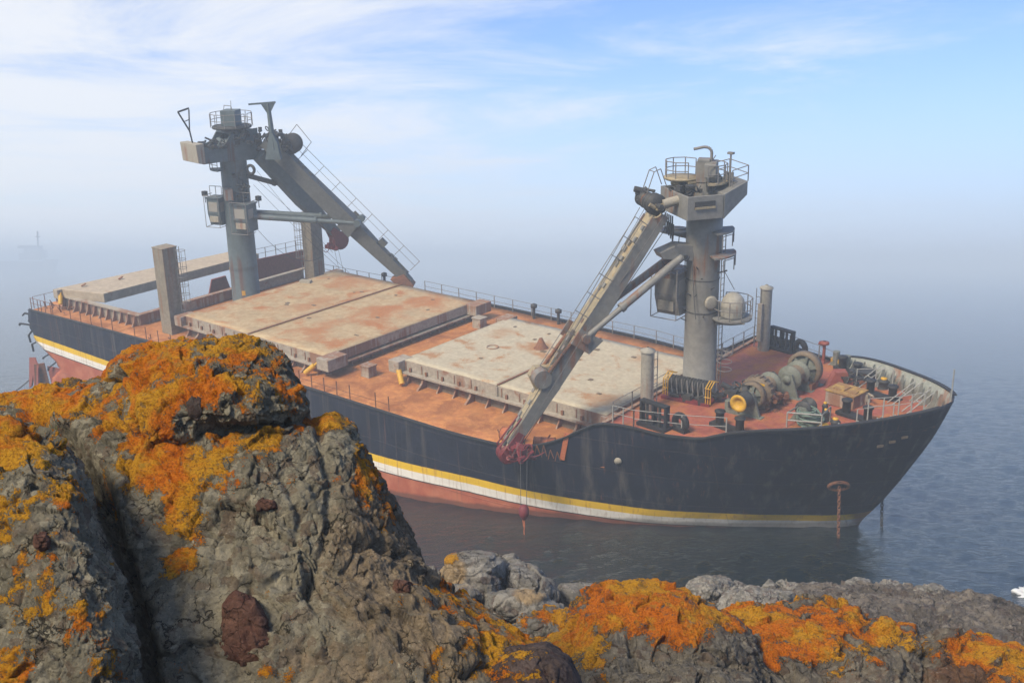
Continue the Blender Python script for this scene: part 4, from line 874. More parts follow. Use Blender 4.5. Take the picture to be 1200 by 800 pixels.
def crane_aft():
    r = empty('deck_crane', parent=ship); A = np.array([-46.0, 0.7, 0]); G = M['grey_b']
    mb = MB(); mb.lathe([(1.45, -2.3), (1.22, -2.1), (1.18, 4), (1.12, 10.4), (1.2, 10.6), (1.2, 12.4), (0.9, 12.45)], A, n=40); mb.build('pedestal', G, r)
    mb = MB(); mb.lathe([(1.205, 0), (1.205, 0.34)], A + np.array([0, 0, 1.0]), n=40); mb.build('pedestal_band', M['grey_b'], r)
    for a0, a1_, z0 in ((-2.75, -2.15, 0.75), (-0.95, -0.7, -1.15)):
        V = []; nseg = 8
        for i in range(nseg + 1):
            a = a0 + (a1_ - a0) * i / nseg
            for rr, z in ((1.20, z0), (1.225, z0), (1.225, z0 + .42), (1.20, z0 + .42)): V.append(A + np.array([rr * math.cos(a), rr * math.sin(a), z]))
        MB().add(V, [(i * 4 + k, (i + 1) * 4 + k, (i + 1) * 4 + (k + 1) % 4, i * 4 + (k + 1) % 4) for i in range(nseg) for k in range(4)] + [(0, 1, 2, 3), (nseg * 4 + 3, nseg * 4 + 2, nseg * 4 + 1, nseg * 4)]).build('yellow_mark', M['yellow'], r)
    w = np.array([-0.12, -0.99, 0]); w /= np.linalg.norm(w); t = np.array([0.99, -0.12, 0]); t /= np.linalg.norm(t); P = V3(A, w, t); ax = np.array([w, t, (0, 0, 1.0)])
    # counter arm reaching to the left, white end box, twin decks
    mb = MB(); poly = [(-1.8, 10.45), (3.4, 10.8), (3.4, 12.2), (2.5, 11.8), (1.2, 12.2), (0.6, 13.0), (-1.9, 13.1)]
    for b in (-1.15, 1.15): mb.prism(poly, P(0, b, 0), w, (0, 0, 1), 0.12)
    mb.box(P(.8, 0, 10.75), (5.2, 2.3, 0.12), ax=ax); mb.box(P(-0.6, 0, 12.9), (2.6, 2.2, 0.12), ax=ax); mb.build('slewing_head', G, r)
    MB().prism([(3.3, 10.75), (3.95, 10.85), (4.05, 12.4), (3.3, 12.4)], P(0, 0, 0), w, (0, 0, 1), 2.6).build('counterweight', M['tin'], r, bevel=0.03)
    junk(r, P(2.2, 0.3, 12.1), (2.2, 1.8, 0.5), 34, 'mach', 51); junk(r, P(-0.3, 0.9, 12.5), (2.6, 1.4, 1.0), 40, 'mach', 52); junk(r, P(-2.4, 0.8, 12.0), (2.0, 2.0, 2.0), 46, 'mach', 53)
    mb = MB(); mb.path([P(3.6, 0, 12.4), P(3.8, .1, 13.4), P(4.6, 0, 15.0)], 0.07, 6); mb.path([P(3.8, .1, 13.4), P(3.6, 0, 15.1)], 0.06, 6); mb.path([P(4.6, 0, 15.0), P(3.6, 0, 15.2)], 0.08, 6); mb.path([P(4.1, 0.05, 14.2), P(3.7, 0.05, 14.3)], 0.04, 5); mb.build('antenna_mast', M['black'], r)
    # top machine housing with platform and rails
    c = A + np.array([0.4, -0.1, 0]); mb = MB(); mb.lathe([(0.9, 12.9), (0.9, 13.3), (1.3, 13.35), (1.3, 13.45), (0.3, 13.45)], c, n=24); mb.build('round_platform', M['mach'], r)
    MB().box(c + np.array([0, 0, 14.1]), (1.3, 1.3, 1.3), rz=0.5).build('switch_house', M['grey_b'], r, bevel=0.02)
    small_rail(r, arc_pts(c + np.array([0, 0, 13.4]), 1.75, 0.2, 6.3, 13), 1.1)
    mb = MB(); mb.torus(c + np.array([0, 0, 13.36]), (0, 0, 1), 1.55, 0.12, 26, 6, sc=(1, 1)); mb.build('platform_rim', M['mach'], r)
    mb = MB(); mb.path([c + np.array([-.6, -.2, 14.75]), c + np.array([-.5, -.2, 15.1]), c + np.array([.4, -.2, 15.1]), c + np.array([.5, -.2, 14.75])], 0.03, 5); mb.tube(c + np.array([.1, 0, 14.75]), c + np.array([.2, 0, 15.5]), 0.025, 5); mb.build('lamp_mast', M['railg'], r)
    # T shaped radar mast
    q = A + np.array([4.0, 1.0, 0]); mb = MB(); mb.beam(q + np.array([0.3, 0, 11.6]), q + np.array([0, 0, 15.35]), 0.34, 0.34, w2=.24, h2=.24, up=(0, 1, 0)); mb.prism([(-.6, 0), (.6, 0), (.12, -.85), (-.12, -.85)], q + np.array([0, 0, 15.4]), (0.6, 0.8, 0), (0, 0, 1), .16); mb.beam(q + np.array([-1.0, -1.2, 15.36]), q + np.array([.4, .5, 15.44]), 0.18, 0.14)
    mb.prism([(-.7, -1.6), (.7, -1.6), (.5, -.2), (.1, .7), (-.1, .7)], q + np.array([.15, 0, 12.4]), (0.8, 0.5, 0), (0, 0, 1), .5); mb.build('radar_mast', M['grey_b'], r)
    # two jibs
    j1 = np.array([.80, .60, 0]); a1 = A + j1 * 3.0 + np.array([0, 0, 12.15])
    Pj, d, sv, up, L = jib(r, a1, (-34.0, 9.1, -0.3), 1.35, 1.35, M['jib_dark'], M['jib_dark'], slot=False, rail_side=-1, disc=False, rail_t=.9)
    Pk, d2, sv2, up2, L2 = jib(r, A + np.array([1.5, 1.6, 10.9]), (-43.3, 9.5, 2.5), 1.3, 1.3, M['grey_b'], M['grey_b'], slot=False, rail_side=1, disc=False)
    red_head(r, Pk(1.03, 0, -0.2), d2, sv2, up2, 0.85); junk(r, Pk(1.02, 0, -0.9), (1.0, 1.0, 0.8), 14, 'red', 61, 'hook_gear')
    MB().prism([(-.9, -.7), (1.2, -.6), (.9, .4), (-.4, .5)], Pj(0.97, 0, -0.2), d, up, 1.2).build('jib_tip_plate', M['rustm'], r)
    MB().box(Pj(0.76, -0.3, 0.75), (0.7, 0.6, 0.45), ax=np.array([d, sv, up])).build('jib_lamp', M['jib_dark'], r)
    mb = MB(); p = Pj(0.10, -0.2, 1.3); mb.lathe([(0.1, -.45), (0.85, -.45), (0.85, -.36), (0.5, -.3), (0.5, .3), (0.85, .36), (0.85, .45), (.1, .45)], p, sv, 22); mb.build('hoist_drum', M['mach'], r)
    junk(r, Pj(0.04, 0, 0.9), (1.6, 1.4, 1.0), 34, 'mach', 62); junk(r, Pj(0.10, 0.2, 1.0), (1.2, 1.2, .7), 18, 'mach', 63)
    mb = MB(); b = [Pj(0.06, -.9, 1.0), Pj(0.05, -.9, 2.6), Pj(0.16, -.9, 2.4), Pj(0.17, -.9, 0.9)]; mb.path(b, 0.03, 5); mb.build('heel_guard', M['railg'], r)
    MB().torus(A + np.array([1.6, 0.5, 9.75]), (0.3, -0.95, 0), 0.36, 0.13, 18, 8).build('sheave', M['mach'], r)
    for o in (-0.75, 0.75): luff_ram(r, A + np.array([1.2, 0.3, 5.9]) + np.array([.5, -.85, 0]) * o, Pj(0.60, o * 1.25, 0.75), 0.25, 'grey_b')
    luff_ram(r, A + np.array([1.0, .5, 9.2]), Pk(0.42, -0.7, 0.2), 0.22, 'jib_dark')
    for sb in (-1.0, 1.0): mb = MB(); mb.prism([(-0.7, -0.9), (0.7, -0.9), (0.5, 0.6), (-0.5, 0.6)], Pj(0.58, sb, 0.2), d, up, .12); mb.build('ram_bracket', M['jib_dark'], r)
    MB().prism([(-1.9, 0.0), (-0.2, 0.75), (0.9, 0.7), (1.0, -.2), (-.2, -.3)], A + np.array([0.3, -1.1, 7.6]), (0.8, -0.5, 0), (0, 0, 1), .7).build('ram_anchor', M['grey_c'], r)
    junk(r, A + np.array([1.1, -.4, 8.6]), (1.0, 1.0, 2.6), 30, 'mach', 64)
    # two operator cabs
    ex = np.array([0.3, -0.95, 0]); ex /= np.linalg.norm(ex); ey = np.cross((0, 0, 1), ex)
    cab(r, A + np.array([1.55, -0.5, 5.8]), ex, ey, 1.5, 1.4, 2.3, M['grey_b']); cab(r, A + np.array([-1.1, -1.3, 6.2]), ex, ey, 1.2, 1.2, 2.3, M['grey_b'])
    mb = MB(); grating_ring(mb, A + np.array([0, 0, 9.9]), 1.1, 2.0, 3.9, 4.9); mb.build('work_platform', G, r)
    small_rail(r, arc_pts(A + np.array([0, 0, 9.9]), 2.0, 3.9, 4.9, 4), 0.9)
    mb = MB()
    for p in ((-2.0, -1.8, 7.7), (2.4, 0.4, 7.4)): mb.box(A + np.array(p), (0.4, 0.35, 0.4)); mb.tube(A + np.array(p), A + np.array(p) - np.array([0, 0, .8]), 0.04, 5)
    mb.build('flood_lamp', M['black'], r)
    mb = MB()
    hose(mb, A + np.array([1.4, 1.0, 8.9]), (-43.6, 9.0, 1.0), -0.2, 0.016); hose(mb, A + np.array([1.4, .8, 8.4]), (-42.6, 8.8, -.3), 0.2, 0.016); hose(mb, A + np.array([1.6, .6, 4.6]), (-44.5, 8.6, 0.6), 1.4, 0.02); hose(mb, A + np.array([1.8, 1.0, 9.6]), (-40.5, 8.0, -.2), .4, .014)
    for x in (0, .7): mb.tube(Pk(1.03, x - .3, -0.8), Pk(1.03, x - .3, -.8) * np.array([1, 1, 0]) + np.array([.6, 0, -0.8]), 0.018, 4)
    mb.build('hoist_wire', M['wire'], r)
    mb = MB(); lx = A + np.array([0.75, -1.0, 0])
    mb.build('cable_tray', M['mach'], r) if False else None
crane_aft()

# ------------------------------------------------------------------ bulwark round the bow and its stays
zfd = lambda x: float(pchip(np.array([x]), [-1, 0, 6, 11, 15.7], [0.9, 0.9, 1.0, 1.35, 1.9])[0])
bulw = empty('bulwark', parent=ship)
V = []; Q = []; line = []
for x in list(np.linspace(5.2, 14.0, 26)) + list(np.linspace(14.2, 15.45, 10)): line.append((x, 1))
line = line + [(x, -1) for x, _ in line[::-1]]
for x, s in line:
    zt = float(z_top(np.array([x]))[0]) - 0.03; zb = zfd(x) - 0.02
    bt = max(bread(x, zt) - 0.10, 0.02); bb = max(bread(x, zb) - 0.12, 0.02); bt = max(bt, bb * 0.9)
    xb = min(x, float(x_stem(np.array([zb]))[0]) - 0.12); xt = min(x, float(x_stem(np.array([zt]))[0]) - 0.10)
    V += [(xb, s * (bb if xb == x else 0.03), zb), (xt, s * bt, zt)]
for i in range(len(line) - 1): Q.append((2 * i, 2 * i + 1, 2 * i + 3, 2 * i + 2))
o = np_mesh('bulwark_plate', V, Q, M['bulw'], parent=bulw); sl_ = o.modifiers.new('plate', 'SOLIDIFY'); sl_.thickness = 0.04; sl_.offset = 0
for s in (1, -1):
    for x in (5.6, 6.4, 7.2, 8.0, 8.8, 9.6, 10.4, 11.2, 12.0, 12.8, 13.5, 14.1, 14.6):
        zt = float(z_top(np.array([x]))[0]); zb = zfd(x); b0 = bread(x, zb) - 0.14; bt = bread(x, zt) - 0.13
        dx = bread(x + .3, zb) - bread(x - .3, zb); nrm = np.array([dx / .6, -s * 1.0, 0]); nrm = np.array([-abs(dx / .6), -s, 0]); nrm /= np.linalg.norm(nrm)
        w = 0.75
        MB().prism([(0, 0), (w, 0), (w * .5, (zt - zb) * .35), (0.12, zt - zb - 0.05), (0, zt - zb - 0.05)], (x, s * min(b0, bt), zb), nrm, (0, 0, 1), 0.06).build('bulwark_stay', M['bulw'], bulw)
for (a, s) in ((9.4, 1), (12.3, 1), (13.6, 1), (12.9, -1)):
    mb = MB(); b0 = bread(a, zfd(a)) - .4; mb.tube((a, s * b0, zfd(a) + 1.1), (a - 1.0, s * (b0 - 1.5), zfd(a)), .032, 6); mb.tube((a + .35, s * (b0 - .3), zfd(a) + 1.1), (a - .65, s * (b0 - 1.8), zfd(a)), .032, 6); mb.beam((a - .5, s * (b0 - .75), zfd(a) + .55), (a - .15, s * (b0 - 1.05), zfd(a) + .55), .05, .05)
    mb.build('bulwark_brace', M['white'], bulw)
MB().tube((15.2, 0.9, 2.6), (15.2, 0.9, 4.7), 0.04, 8).tube((15.3, .3, 2.9), (15.35, .25, 3.7), .025, 6).build('jackstaff', M['white'], ship)

# ------------------------------------------------------------------ foredeck machinery
def a_frame(mb, c, w, h, th, axis_y=True):
    mb.prism([(-w / 2, 0), (w / 2, 0), (0.28, h), (-0.28, h)], (c[0], c[1], c[2] + 0.0), (1, 0, 0), (0, 0, 1), th)
def winch(y0, parts, x=5.25, z=0.98):
    r = empty('mooring_winch', parent=ship); zs = z + 1.2
    for kind, y, rad, w, mat in parts:
        y = y0 + y
        if kind == 'frame':
            mb = MB(); a_frame(mb, (x, y, z), 1.6, 1.55, w); mb.lathe([(0.02, -.2), (.24, -.2), (.24, .2), (.02, .2)], (x, y, zs), (0, 1, 0), 14); mb.box((x, y, z + 0.06), (1.9, w + 0.3, .12)); mb.build('side_frame', M[mat], r)
        elif kind == 'drum':
            mb = MB(); mb.lathe([(0.1, -w / 2), (rad, -w / 2), (rad, -w / 2 + .07), (rad * .62, -w / 2 + .1), (rad * .62, w / 2 - .1), (rad, w / 2 - .07), (rad, w / 2), (.1, w / 2)], (x, y, zs), (0, 1, 0), 30); mb.build('rope_drum', M[mat], r)
            mb = MB()
            for k in range(9): mb.torus((x, y - w / 2 + .2 + k * (w - .4) / 8, zs), (0, 1, 0), rad * .64, .045, 24, 6)
            mb.build('rope_layer', M['geart'], r)
        elif kind == 'wheel':
            mb = MB(); mb.lathe([(rad * .80, -w / 2), (rad, -w / 2), (rad, w / 2), (rad * .80, w / 2), (rad * .80, -w / 2)], (x, y, zs), (0, 1, 0), 36); mb.build('wheel_rim', M['geart'], r)
            mb = MB(); mb.lathe([(0.02, -.06), (rad * .80, -.06), (rad * .80, .06), (.02, .06)], (x, y, zs), (0, 1, 0), 30)
            for k in range(6):
                a = k * math.pi / 3 + .3; mb.beam((x + .1 * math.cos(a), y - w * .36, zs + .1 * math.sin(a)), (x + rad * .82 * math.cos(a), y - w * .30, zs + rad * .82 * math.sin(a)), .16, .14, up=(0, 1, 0))
            mb.build('wheel_web', M[mat], r); MB().lathe([(.02, -.35), (.22, -.35), (.26, -.1), (.26, .2), (.02, .2)], (x, y, zs), (0, 1, 0), 16).build('wheel_hub', M['rustm'], r)
        elif kind == 'gear':
            mb = MB(); mb.lathe([(.1, -w / 2), (rad, -w / 2), (rad, w / 2), (.1, w / 2)], (x, y, zs), (0, 1, 0), 30)
            for k in range(18):
                a = k * math.pi / 9; mb.box((x + rad * math.cos(a), y, zs + rad * math.sin(a)), (.12, w * .9, .12))
            mb.build('gypsy_wheel', M[mat], r)
        elif kind == 'head':
            mb = MB(); mb.lathe([(.05, .5), (.48, .5), (.44, .4), (.34, .1), (.33, -.15), (.46, -.38)], (x, y, zs), (0, 1, 0), 24); mb.build('warping_drum', M['mach'], r)
            mb = MB(); mb.lathe([(.46, -.38), (.52, -.44), (.50, -.5), (.34, -.49), (.26, -.36), (.10, -.33), (.02, -.33)], (x, y, zs), (0, 1, 0), 24); mb.build('warping_drum_end', M['yellow'], r)
    MB().tube((x, y0 + parts[0][1], zs), (x, y0 + parts[-1][1], zs), .15, 12).build('drive_shaft', M['mach'], r)
    return r
w1 = winch(0, [('head', -4.35, .5, 1, ''), ('frame', -3.55, 0, .16, 'green'), ('wheel', -3.05, 0.76, .4, 'green'), ('gear', -2.4, 0.92, .55, 'geart'), ('drum', -1.4, 0.74, 1.1, 'green'), ('frame', -.6, 0, .16, 'green')])
MB().box((4.3, -3.3, 1.35), (0.9, 1.0, .8)).build('gearbox', M['green'], w1, bevel=.04); MB().box((4.2, -2.0, 1.5), (.7, .9, 1.1)).build('gearbox', M['green'], w1, bevel=.04); junk(w1, (4.6, -2.4, 2.0), (1.6, 2.8, 1.2), 40, 'mach', 91); junk(w1, (5.9, -1.5, 1.4), (1.0, 2.2, .9), 22, 'rustm', 94); MB().box((5.6, -2.4, 2.75), (.4, .6, .12)).build('drum_guard', M['yellow'], w1)
w2 = winch(0, [('frame', .4, 0, .16, 'green'), ('drum', 1.25, 0.76, 1.2, 'green'), ('frame', 2.05, 0, .2, 'green'), ('wheel', 2.75, 1.08, .5, 'green'), ('frame', 3.35, 0, .2, 'green')], x=5.75)
junk(w2, (4.5, 1.2, 1.6), (1.0, 2.0, .9), 20, 'mach', 92); MB().box((6.35, 2.5, 1.25), (.5, .9, .5)).build('brake_stand', M['rustm'], w2)
# chain stopper, small green winch
g = empty('chain_stopper', parent=ship); MB().prism([(-.9, 0), (.9, 0), (.35, 1.1), (-.35, 1.1)], (7.6, 3.8, 1.0), (.8, .6, 0), (0, 0, 1), .7).build('stopper_housing', M['redpl'], g); junk(g, (8.3, 4.2, 1.6), (.9, .9, .9), 14, 'mach', 93)
g = empty('rope_reel', parent=ship)
mb = MB(); mb.prism([(-.75, 0), (.75, 0), (.2, .95), (-.2, .95)], (8.3, -2.9, 1.1), (1, 0, 0), (0, 0, 1), .12); mb.prism([(-.75, 0), (.75, 0), (.2, .95), (-.2, .95)], (8.3, -2.0, 1.1), (1, 0, 0), (0, 0, 1), .12); mb.build('reel_frame', M['green'], g)
MB().lathe([(.1, -.4), (.5, -.4), (.5, -.32), (.2, -.3), (.2, .3), (.5, .32), (.5, .4), (.1, .4)], (8.3, -2.45, 1.9), (0, 1, 0), 18).build('reel_drum', M['mach'], g)
def bollard(x, y, ang, mat='black', scale=1.0):
    r = empty('bollard_pair', parent=ship); z = zfd(x); c, s = math.cos(ang), math.sin(ang)
    MB().box((x, y, z + 0.13), (2.5 * scale, .62, .2), rz=ang).build('bollard_base', M[mat], r, bevel=.02)
    for k in (-.72, .72):
        MB().lathe([(.24, .2), (.24, .85), (.31, .9), (.31, .99), (.0, 1.0)], (x + c * k * scale, y + s * k * scale, z), n=18).build('bollard_post', M[mat], r)
bollard(10.75, -1.1, -0.25); bollard(10.6, 2.8, -0.15); bollard(5.4, -6.0, -0.2)
bollard(7.2, 6.2, -.5)
def round_vent(x, y, r_=0.36, h=.55):
    g = empty('deck_vent', parent=ship); z = zfd(x)
    MB().lathe([(r_, 0), (r_ * .8, .1), (r_ * .75, h), (r_ * .95, h + .05), (r_ * .5, h + .2), (0.02, h + .22)], (x, y, z), n=18).build('vent_body', M['mach'], g)
    MB().lathe([(r_ * .5, 0), (r_ * .5, .08), (.02, .1)], (x, y, z + h + .215), n=14).build('vent_cap', M['yellow'], g)
round_vent(10.35, -3.1, .32, .4); round_vent(10.1, 4.4, .38, .45); round_vent(9.4, -2.2, .22, .5); round_vent(9.1, -1.7, .2, .7)
MB().lathe([(.36, 0), (.36, .12), (.3, .16), (.02, .17)], (9.6, -3.0, zfd(9.6)), n=18).build('yellow_hatch_lid', M['yellow'], ship)
g = empty('deck_locker', parent=ship)
MB().box((9.2, 1.0, zfd(9.2) + .42), (1.85, 1.55, .76), rz=-.12).build('locker_body', M['coaming'], g, bevel=.04)
mb = MB(); mb.box((9.2, 1.0, zfd(9.2) + .89), (1.92, 1.62, .08), rz=-.12); mb.box((8.9, 1.05, zfd(9.2) + .96), (.7, .8, .07), rz=-.12); mb.box((9.7, .8, zfd(9.2) + .955), (.5, .5, .06), rz=.1)
mb.build('locker_lid', M['yellow_w'], g); junk(g, (10.2, 1.5, 1.6), (.5, .9, .7), 8, 'tin', 95)
def fairlead(x, y, z, ang, mat='black'):
    g = empty('roller_fairlead', parent=ship); ex = np.array([math.cos(ang), math.sin(ang), 0]); ey = np.array([-math.sin(ang), math.cos(ang), 0]); c = np.array([x, y, z]); ax = np.array([ex, ey, (0, 0, 1.)])
    mb = MB(); 
    mb.box(c + np.array([0, 0, 1.48]), (1.9, .4, .12), ax=ax); mb.box(c + np.array([0, 0, .12]), (2.0, .8, .2), ax=ax)
    for k in (-.88, 0, .88): mb.box(c + ex * k + np.array([0, 0, .8]), (.14, .36, 1.25), ax=ax)
    mb.box(c + np.array([0, 0, .8]), (1.7, .28, .1), ax=ax); mb.build('fairlead_frame', M[mat], g)
    for k in (-.45, .45): MB().tube(c + ex * k - ey * .1 + np.array([0, 0, .22]), c + ex * k - ey * .1 + np.array([0, 0, 1.4]), .09, 12).build('fairlead_roller', M['mach'], g)
fairlead(1.7, -8.0, zfd(1), -.12); fairlead(1.5, 8.3, zfd(1), -.2)
def chock(x, y, z, ang):
    g = MB(); ex = np.array([math.cos(ang), math.sin(ang), 0]); g.torus((x, y, z + .55), (-ex[1], ex[0], 0), .42, .2, 20, 8, sc=(1.0, 1.0)); g.box((x, y, z + .1), (1.0, .42, .22), rz=ang); g.build('mooring_chock', M['black'], ship)
chock(3.2, -7.65, zfd(3), -.25); chock(3.0, 8.0, zfd(3), -.35)
MB().tube((5.0, 7.2, .95), (5.0, 7.2, 2.3), .10, 10).tube((5.0, 7.2, 2.3), (4.7, 7.0, 2.45), .12, 10).lathe([(.1, 0), (.3, .05), (.3, .2), (.1, .25)], (5.0, 7.2, 2.3), n=12).build('red_hydrant', M['redpl'], ship)
MB().box((6.0, 7.4, 1.25), (1.1, .4, .45), rz=-.3).build('yellow_step', M['yellow'], ship)
g = empty('roller_fairlead', parent=ship); MB().box((6.3, 7.1, 1.1), (1.6, .5, .25), rz=-.45).build('fairlead_frame', M['green'], g)
for k in (-.5, .4): MB().tube((6.3 + k, 7.1 - .48 * k, 1.2), (6.3 + k, 7.1 - .48 * k, 2.0), .22, 12).build('fairlead_roller', M['green'], g)
mb = MB(); mb.box((9.95, 5.75, zfd(9.5) + .08), (1.5, .07, .05), rz=-.2); mb.box((9.9, 4.6, zfd(9.5) + .08), (1.5, .07, .05), rz=-.2)
for k in range(9): mb.box((9.3 + k * .16, 5.3 - .05 * k, zfd(9.5) + .12), (.09, 1.4, .06), rz=-.15)
mb.build('deck_grating', M['white'], ship)
MB().box((8.3, 5.6, 1.75), (1.3, 1.2, .08), rz=.2).tube((8.0, 5.3, 1.1), (8.0, 5.3, 1.75), .08, 8).tube((8.7, 5.8, 1.1), (8.7, 5.8, 1.75), .08, 8).build('deck_table', M['mach'], ship)
mb = MB(); rp = [(7.9, -4.0, 1.06), (9.75, -3.55, 1.2), (9.6, -2.1, 1.2), (8.0, -2.4, 1.06)]
for p in rp: mb.tube(p, (p[0], p[1], p[2] + .95), .045, 6)
for h in (.95, .5): mb.path([(p[0], p[1], p[2] + h) for p in rp[:2]] , .045, 6); mb.path([(p[0], p[1], p[2] + .95) for p in (rp[3], rp[0])], .045, 6); mb.path([(p[0], p[1], p[2] + .95) for p in (rp[1], rp[2])], .045, 6)
mb.build('rope_pen', M['white'], ship)
# deck boxes
for (x, y) in ((-22.8, -6.9), (-23.6, 6.2)):
    g = empty('deck_box', parent=ship); MB().box((x, y, -1.28), (.85, .8, .8)).build('box_body', M['coaming'], g, bevel=.03); MB().box((x, y, -.85), (.95, .9, .08)).build('box_lid', M['coaming'], g)
for (x, y) in ((-21.5, 10.6), (-19.0, 10.6), (-38.5, 10.4)):
    MB().tube((x, y, -1.7), (x, y, -.75), .12, 8).lathe([(.1, 0), (.27, .05), (.27, .3), (.05, .4)], (x, y, -.78), n=12).build('air_vent', M['mach'], ship)
for (x, y) in ((-3.6, 6.6), (-5.0, 7.4)):
    MB().tube((x, y, -1.7), (x, y, -.3), .25, 12).lathe([(.25, 0), (.4, .03), (.36, .28), (.05, .36)], (x, y, -.3), n=14).build('air_vent', M['mach'], ship)
rg = random.Random(8)
for k in range(34):
    x = rg.uniform(-60, -57) if k < 16 else rg.uniform(-44, -40) if k < 26 else rg.uniform(-9, -3); y = rg.uniform(-10.8, -9.2)
    MB().beam((x, y, -1.6 if x > -20 else -2.2), (x + rg.uniform(-.7, .7), y + rg.uniform(-.4, .4), (-1.6 if x > -20 else -2.2) + rg.uniform(0, .7)), .07, .07).build('bent_fitting', M['rustm'], ship)
MB().beam((-3.2, -10.2, -1.6), (-2.9, -10.1, .1), .14, .3).tube((-3.0, -9.6, -1.6), (-3.0, -9.6, -.6), .12, 8).build('orange_stanchion', M['orange'], ship)
mb = MB()
for k in range(7): mb.path([(-6.2 + .5 * k, -10.9, -1.45), (-6.0 + .5 * k, -10.95, -.75 + .1 * math.sin(k * 2)), (-5.8 + .5 * k, -10.9, -1.3)], .035, 5)
mb.build('bent_rail', M['rustm'], ship)
# hawse pipes with rims on both bows
def hull_pt(x, z, s): return np.array([x, s * bread(x, z), z])
for s in (-1, 1):
    c = hull_pt(10.75, -2.05, s); e = 0.05; tx = hull_pt(10.75 + e, -2.05, s) - c; tz = hull_pt(10.75, -2.05 + e, s) - c; nrm = np.cross(tx, tz); nrm /= np.linalg.norm(nrm); nrm *= -1 if nrm[1] * s < 0 else 1
    g = empty('hawse_pipe', parent=ship)
    MB().torus(c + nrm * .06, nrm, .55, .11, 24, 8, sc=(1.0, .62), xdir=tx).build('hawse_rim', M['rustm'], g)
    mb = MB(); mb.lathe([(.44, .0), (.38, -.12), (.02, -.2)], c + nrm * .14, nrm, 20); mb.build('hawse_opening', M['black'], g)
    if s < 0: HS = c + nrm * .25
    else: HP = c + nrm * .25
MB().lathe([(.02, .0), (.22, .02), (.22, .08), (.02, .1)], hull_pt(0.1, -1.15, -1) + np.array([0, -.0, 0]), (0.3, -.95, 0), 16).build('hull_scupper', M['tin'], ship)
mb = MB()
for x, z in ((12.9, .95), (13.4, 1.2), (13.9, 1.45)): 
    c = hull_pt(x, z, -1); mb.box(c + np.array([0.05, -.03, 0]), (.38, .05, .13), rz=.95)
mb.build('worn_nameplate', M['geart'], ship)

# ------------------------------------------------------------------ loose things on and under the ship
def s2w(p): return np.array(SHIP_M @ Vector(p))
def place_ship(o): o.matrix_world = SHIP_M @ o.matrix_world; return o
def drum(loc, yaw, label, lying=True):
    r = empty('oil_drum'); tag(r, label, 'drum', 'old drums on the side deck')
    ax = (1, 0, 0)
    MB().lathe([(.02, -.62), (.40, -.62), (.40, -.22), (.425, -.2), (.40, -.18), (.40, .18), (.425, .2), (.40, .22), (.40, .62), (.02, .62)], (0, 0, 0), ax, 22).build('drum_shell', M['orange'], r)
    mb = MB()
    for k in (-.62, .62): mb.torus((k, 0, 0), ax, .40, .025, 22, 6)
    mb.build('drum_rim', M['rustm'], r)
    r.matrix_world = SHIP_M @ Matrix.Translation(loc) @ Matrix.Rotation(yaw, 4, 'Z')
drum((-7.3, -9.9, -1.22), .1, 'orange rusty drum lying on the side deck left of the crane tip')
drum((-4.9, -9.7, -1.22), .5, 'orange drum lying just behind the red tip of the front crane boom')
coil = MB(); rg = random.Random(3)
for k in range(16): coil.torus((8.85 + rg.uniform(-.25, .25), -3.0 + rg.uniform(-.2, .2), 1.25 + k * .045), (rg.uniform(-.2, .2), rg.uniform(-.2, .2), 1), rg.uniform(.35, .68), .055, 20, 6)
o = place_ship(coil.build('rope_coil', M['rope'])); tag(o, 'green mooring rope heaped inside the white rail pen on the foredeck', 'rope')
def chain(top, z_end, label, group, link=.27, name='anchor_chain', mat='rustm', r=.036, drift=(0, 0)):
    mb = MB(); n = int((top[2] - z_end) / (link * .68))
    for k in range(n):
        c = (top[0] + drift[0] * k / n, top[1] + drift[1] * k / n, top[2] - k * link * .68); mb.torus(c, (1, .3, 0) if k % 2 else (-.3, 1, 0), link / 2, r, 12, 6, sc=(1.0, .62), xdir=(0, 0, 1))
    o = mb.build(name, M[mat]); return tag(o, label, 'chain', group)
chain(s2w(HS), -.3, 'rusty anchor chain hanging from the hawse hole down the near bow into the water', 'anchor chains at the bow')
pp = at(1034, 577, 66.5); chain(pp, -.3, 'dark anchor chain hanging on the far side of the bow, right of the stem', 'anchor chains at the bow', mat='mach')
hb = at(614, 600, 65.0)
r = empty('hook_block', hb); tag(r, 'red hook block hanging on wires below the tip of the front crane', 'hook block')
MB().lathe([(.02, .45), (.16, .43), (.28, .25), (.31, .0), (.26, -.2), (.13, -.4), (.02, -.45)], (0, 0, 0), n=18).build('block_body', M['red'], r)
mb = MB()
for k in (-.35, .3): mb.tube((k * .5, 0, .35), (k * .6, .2, 3.6), .018, 5)
mb.build('hoist_wire', M['wire'], r)
MB().path([(0, 0, -.4), (.04, 0, -.75), (.0, 0, -1.1), (.03, 0, -1.5)], .035, 6).tube((-.08, 0, -.38), (-.01, 0, -.85), .03, 6).build('trailing_strop', M['orange'], r)
cb = MB(); a = at(0, 470, 112); b = at(40, 440, 112); hose(cb, a, b, .15, .07, 9); o = cb.build('broken_cable', M['wire']); tag(o, 'thin broken cable running from the torn stern down into the water', 'cable')

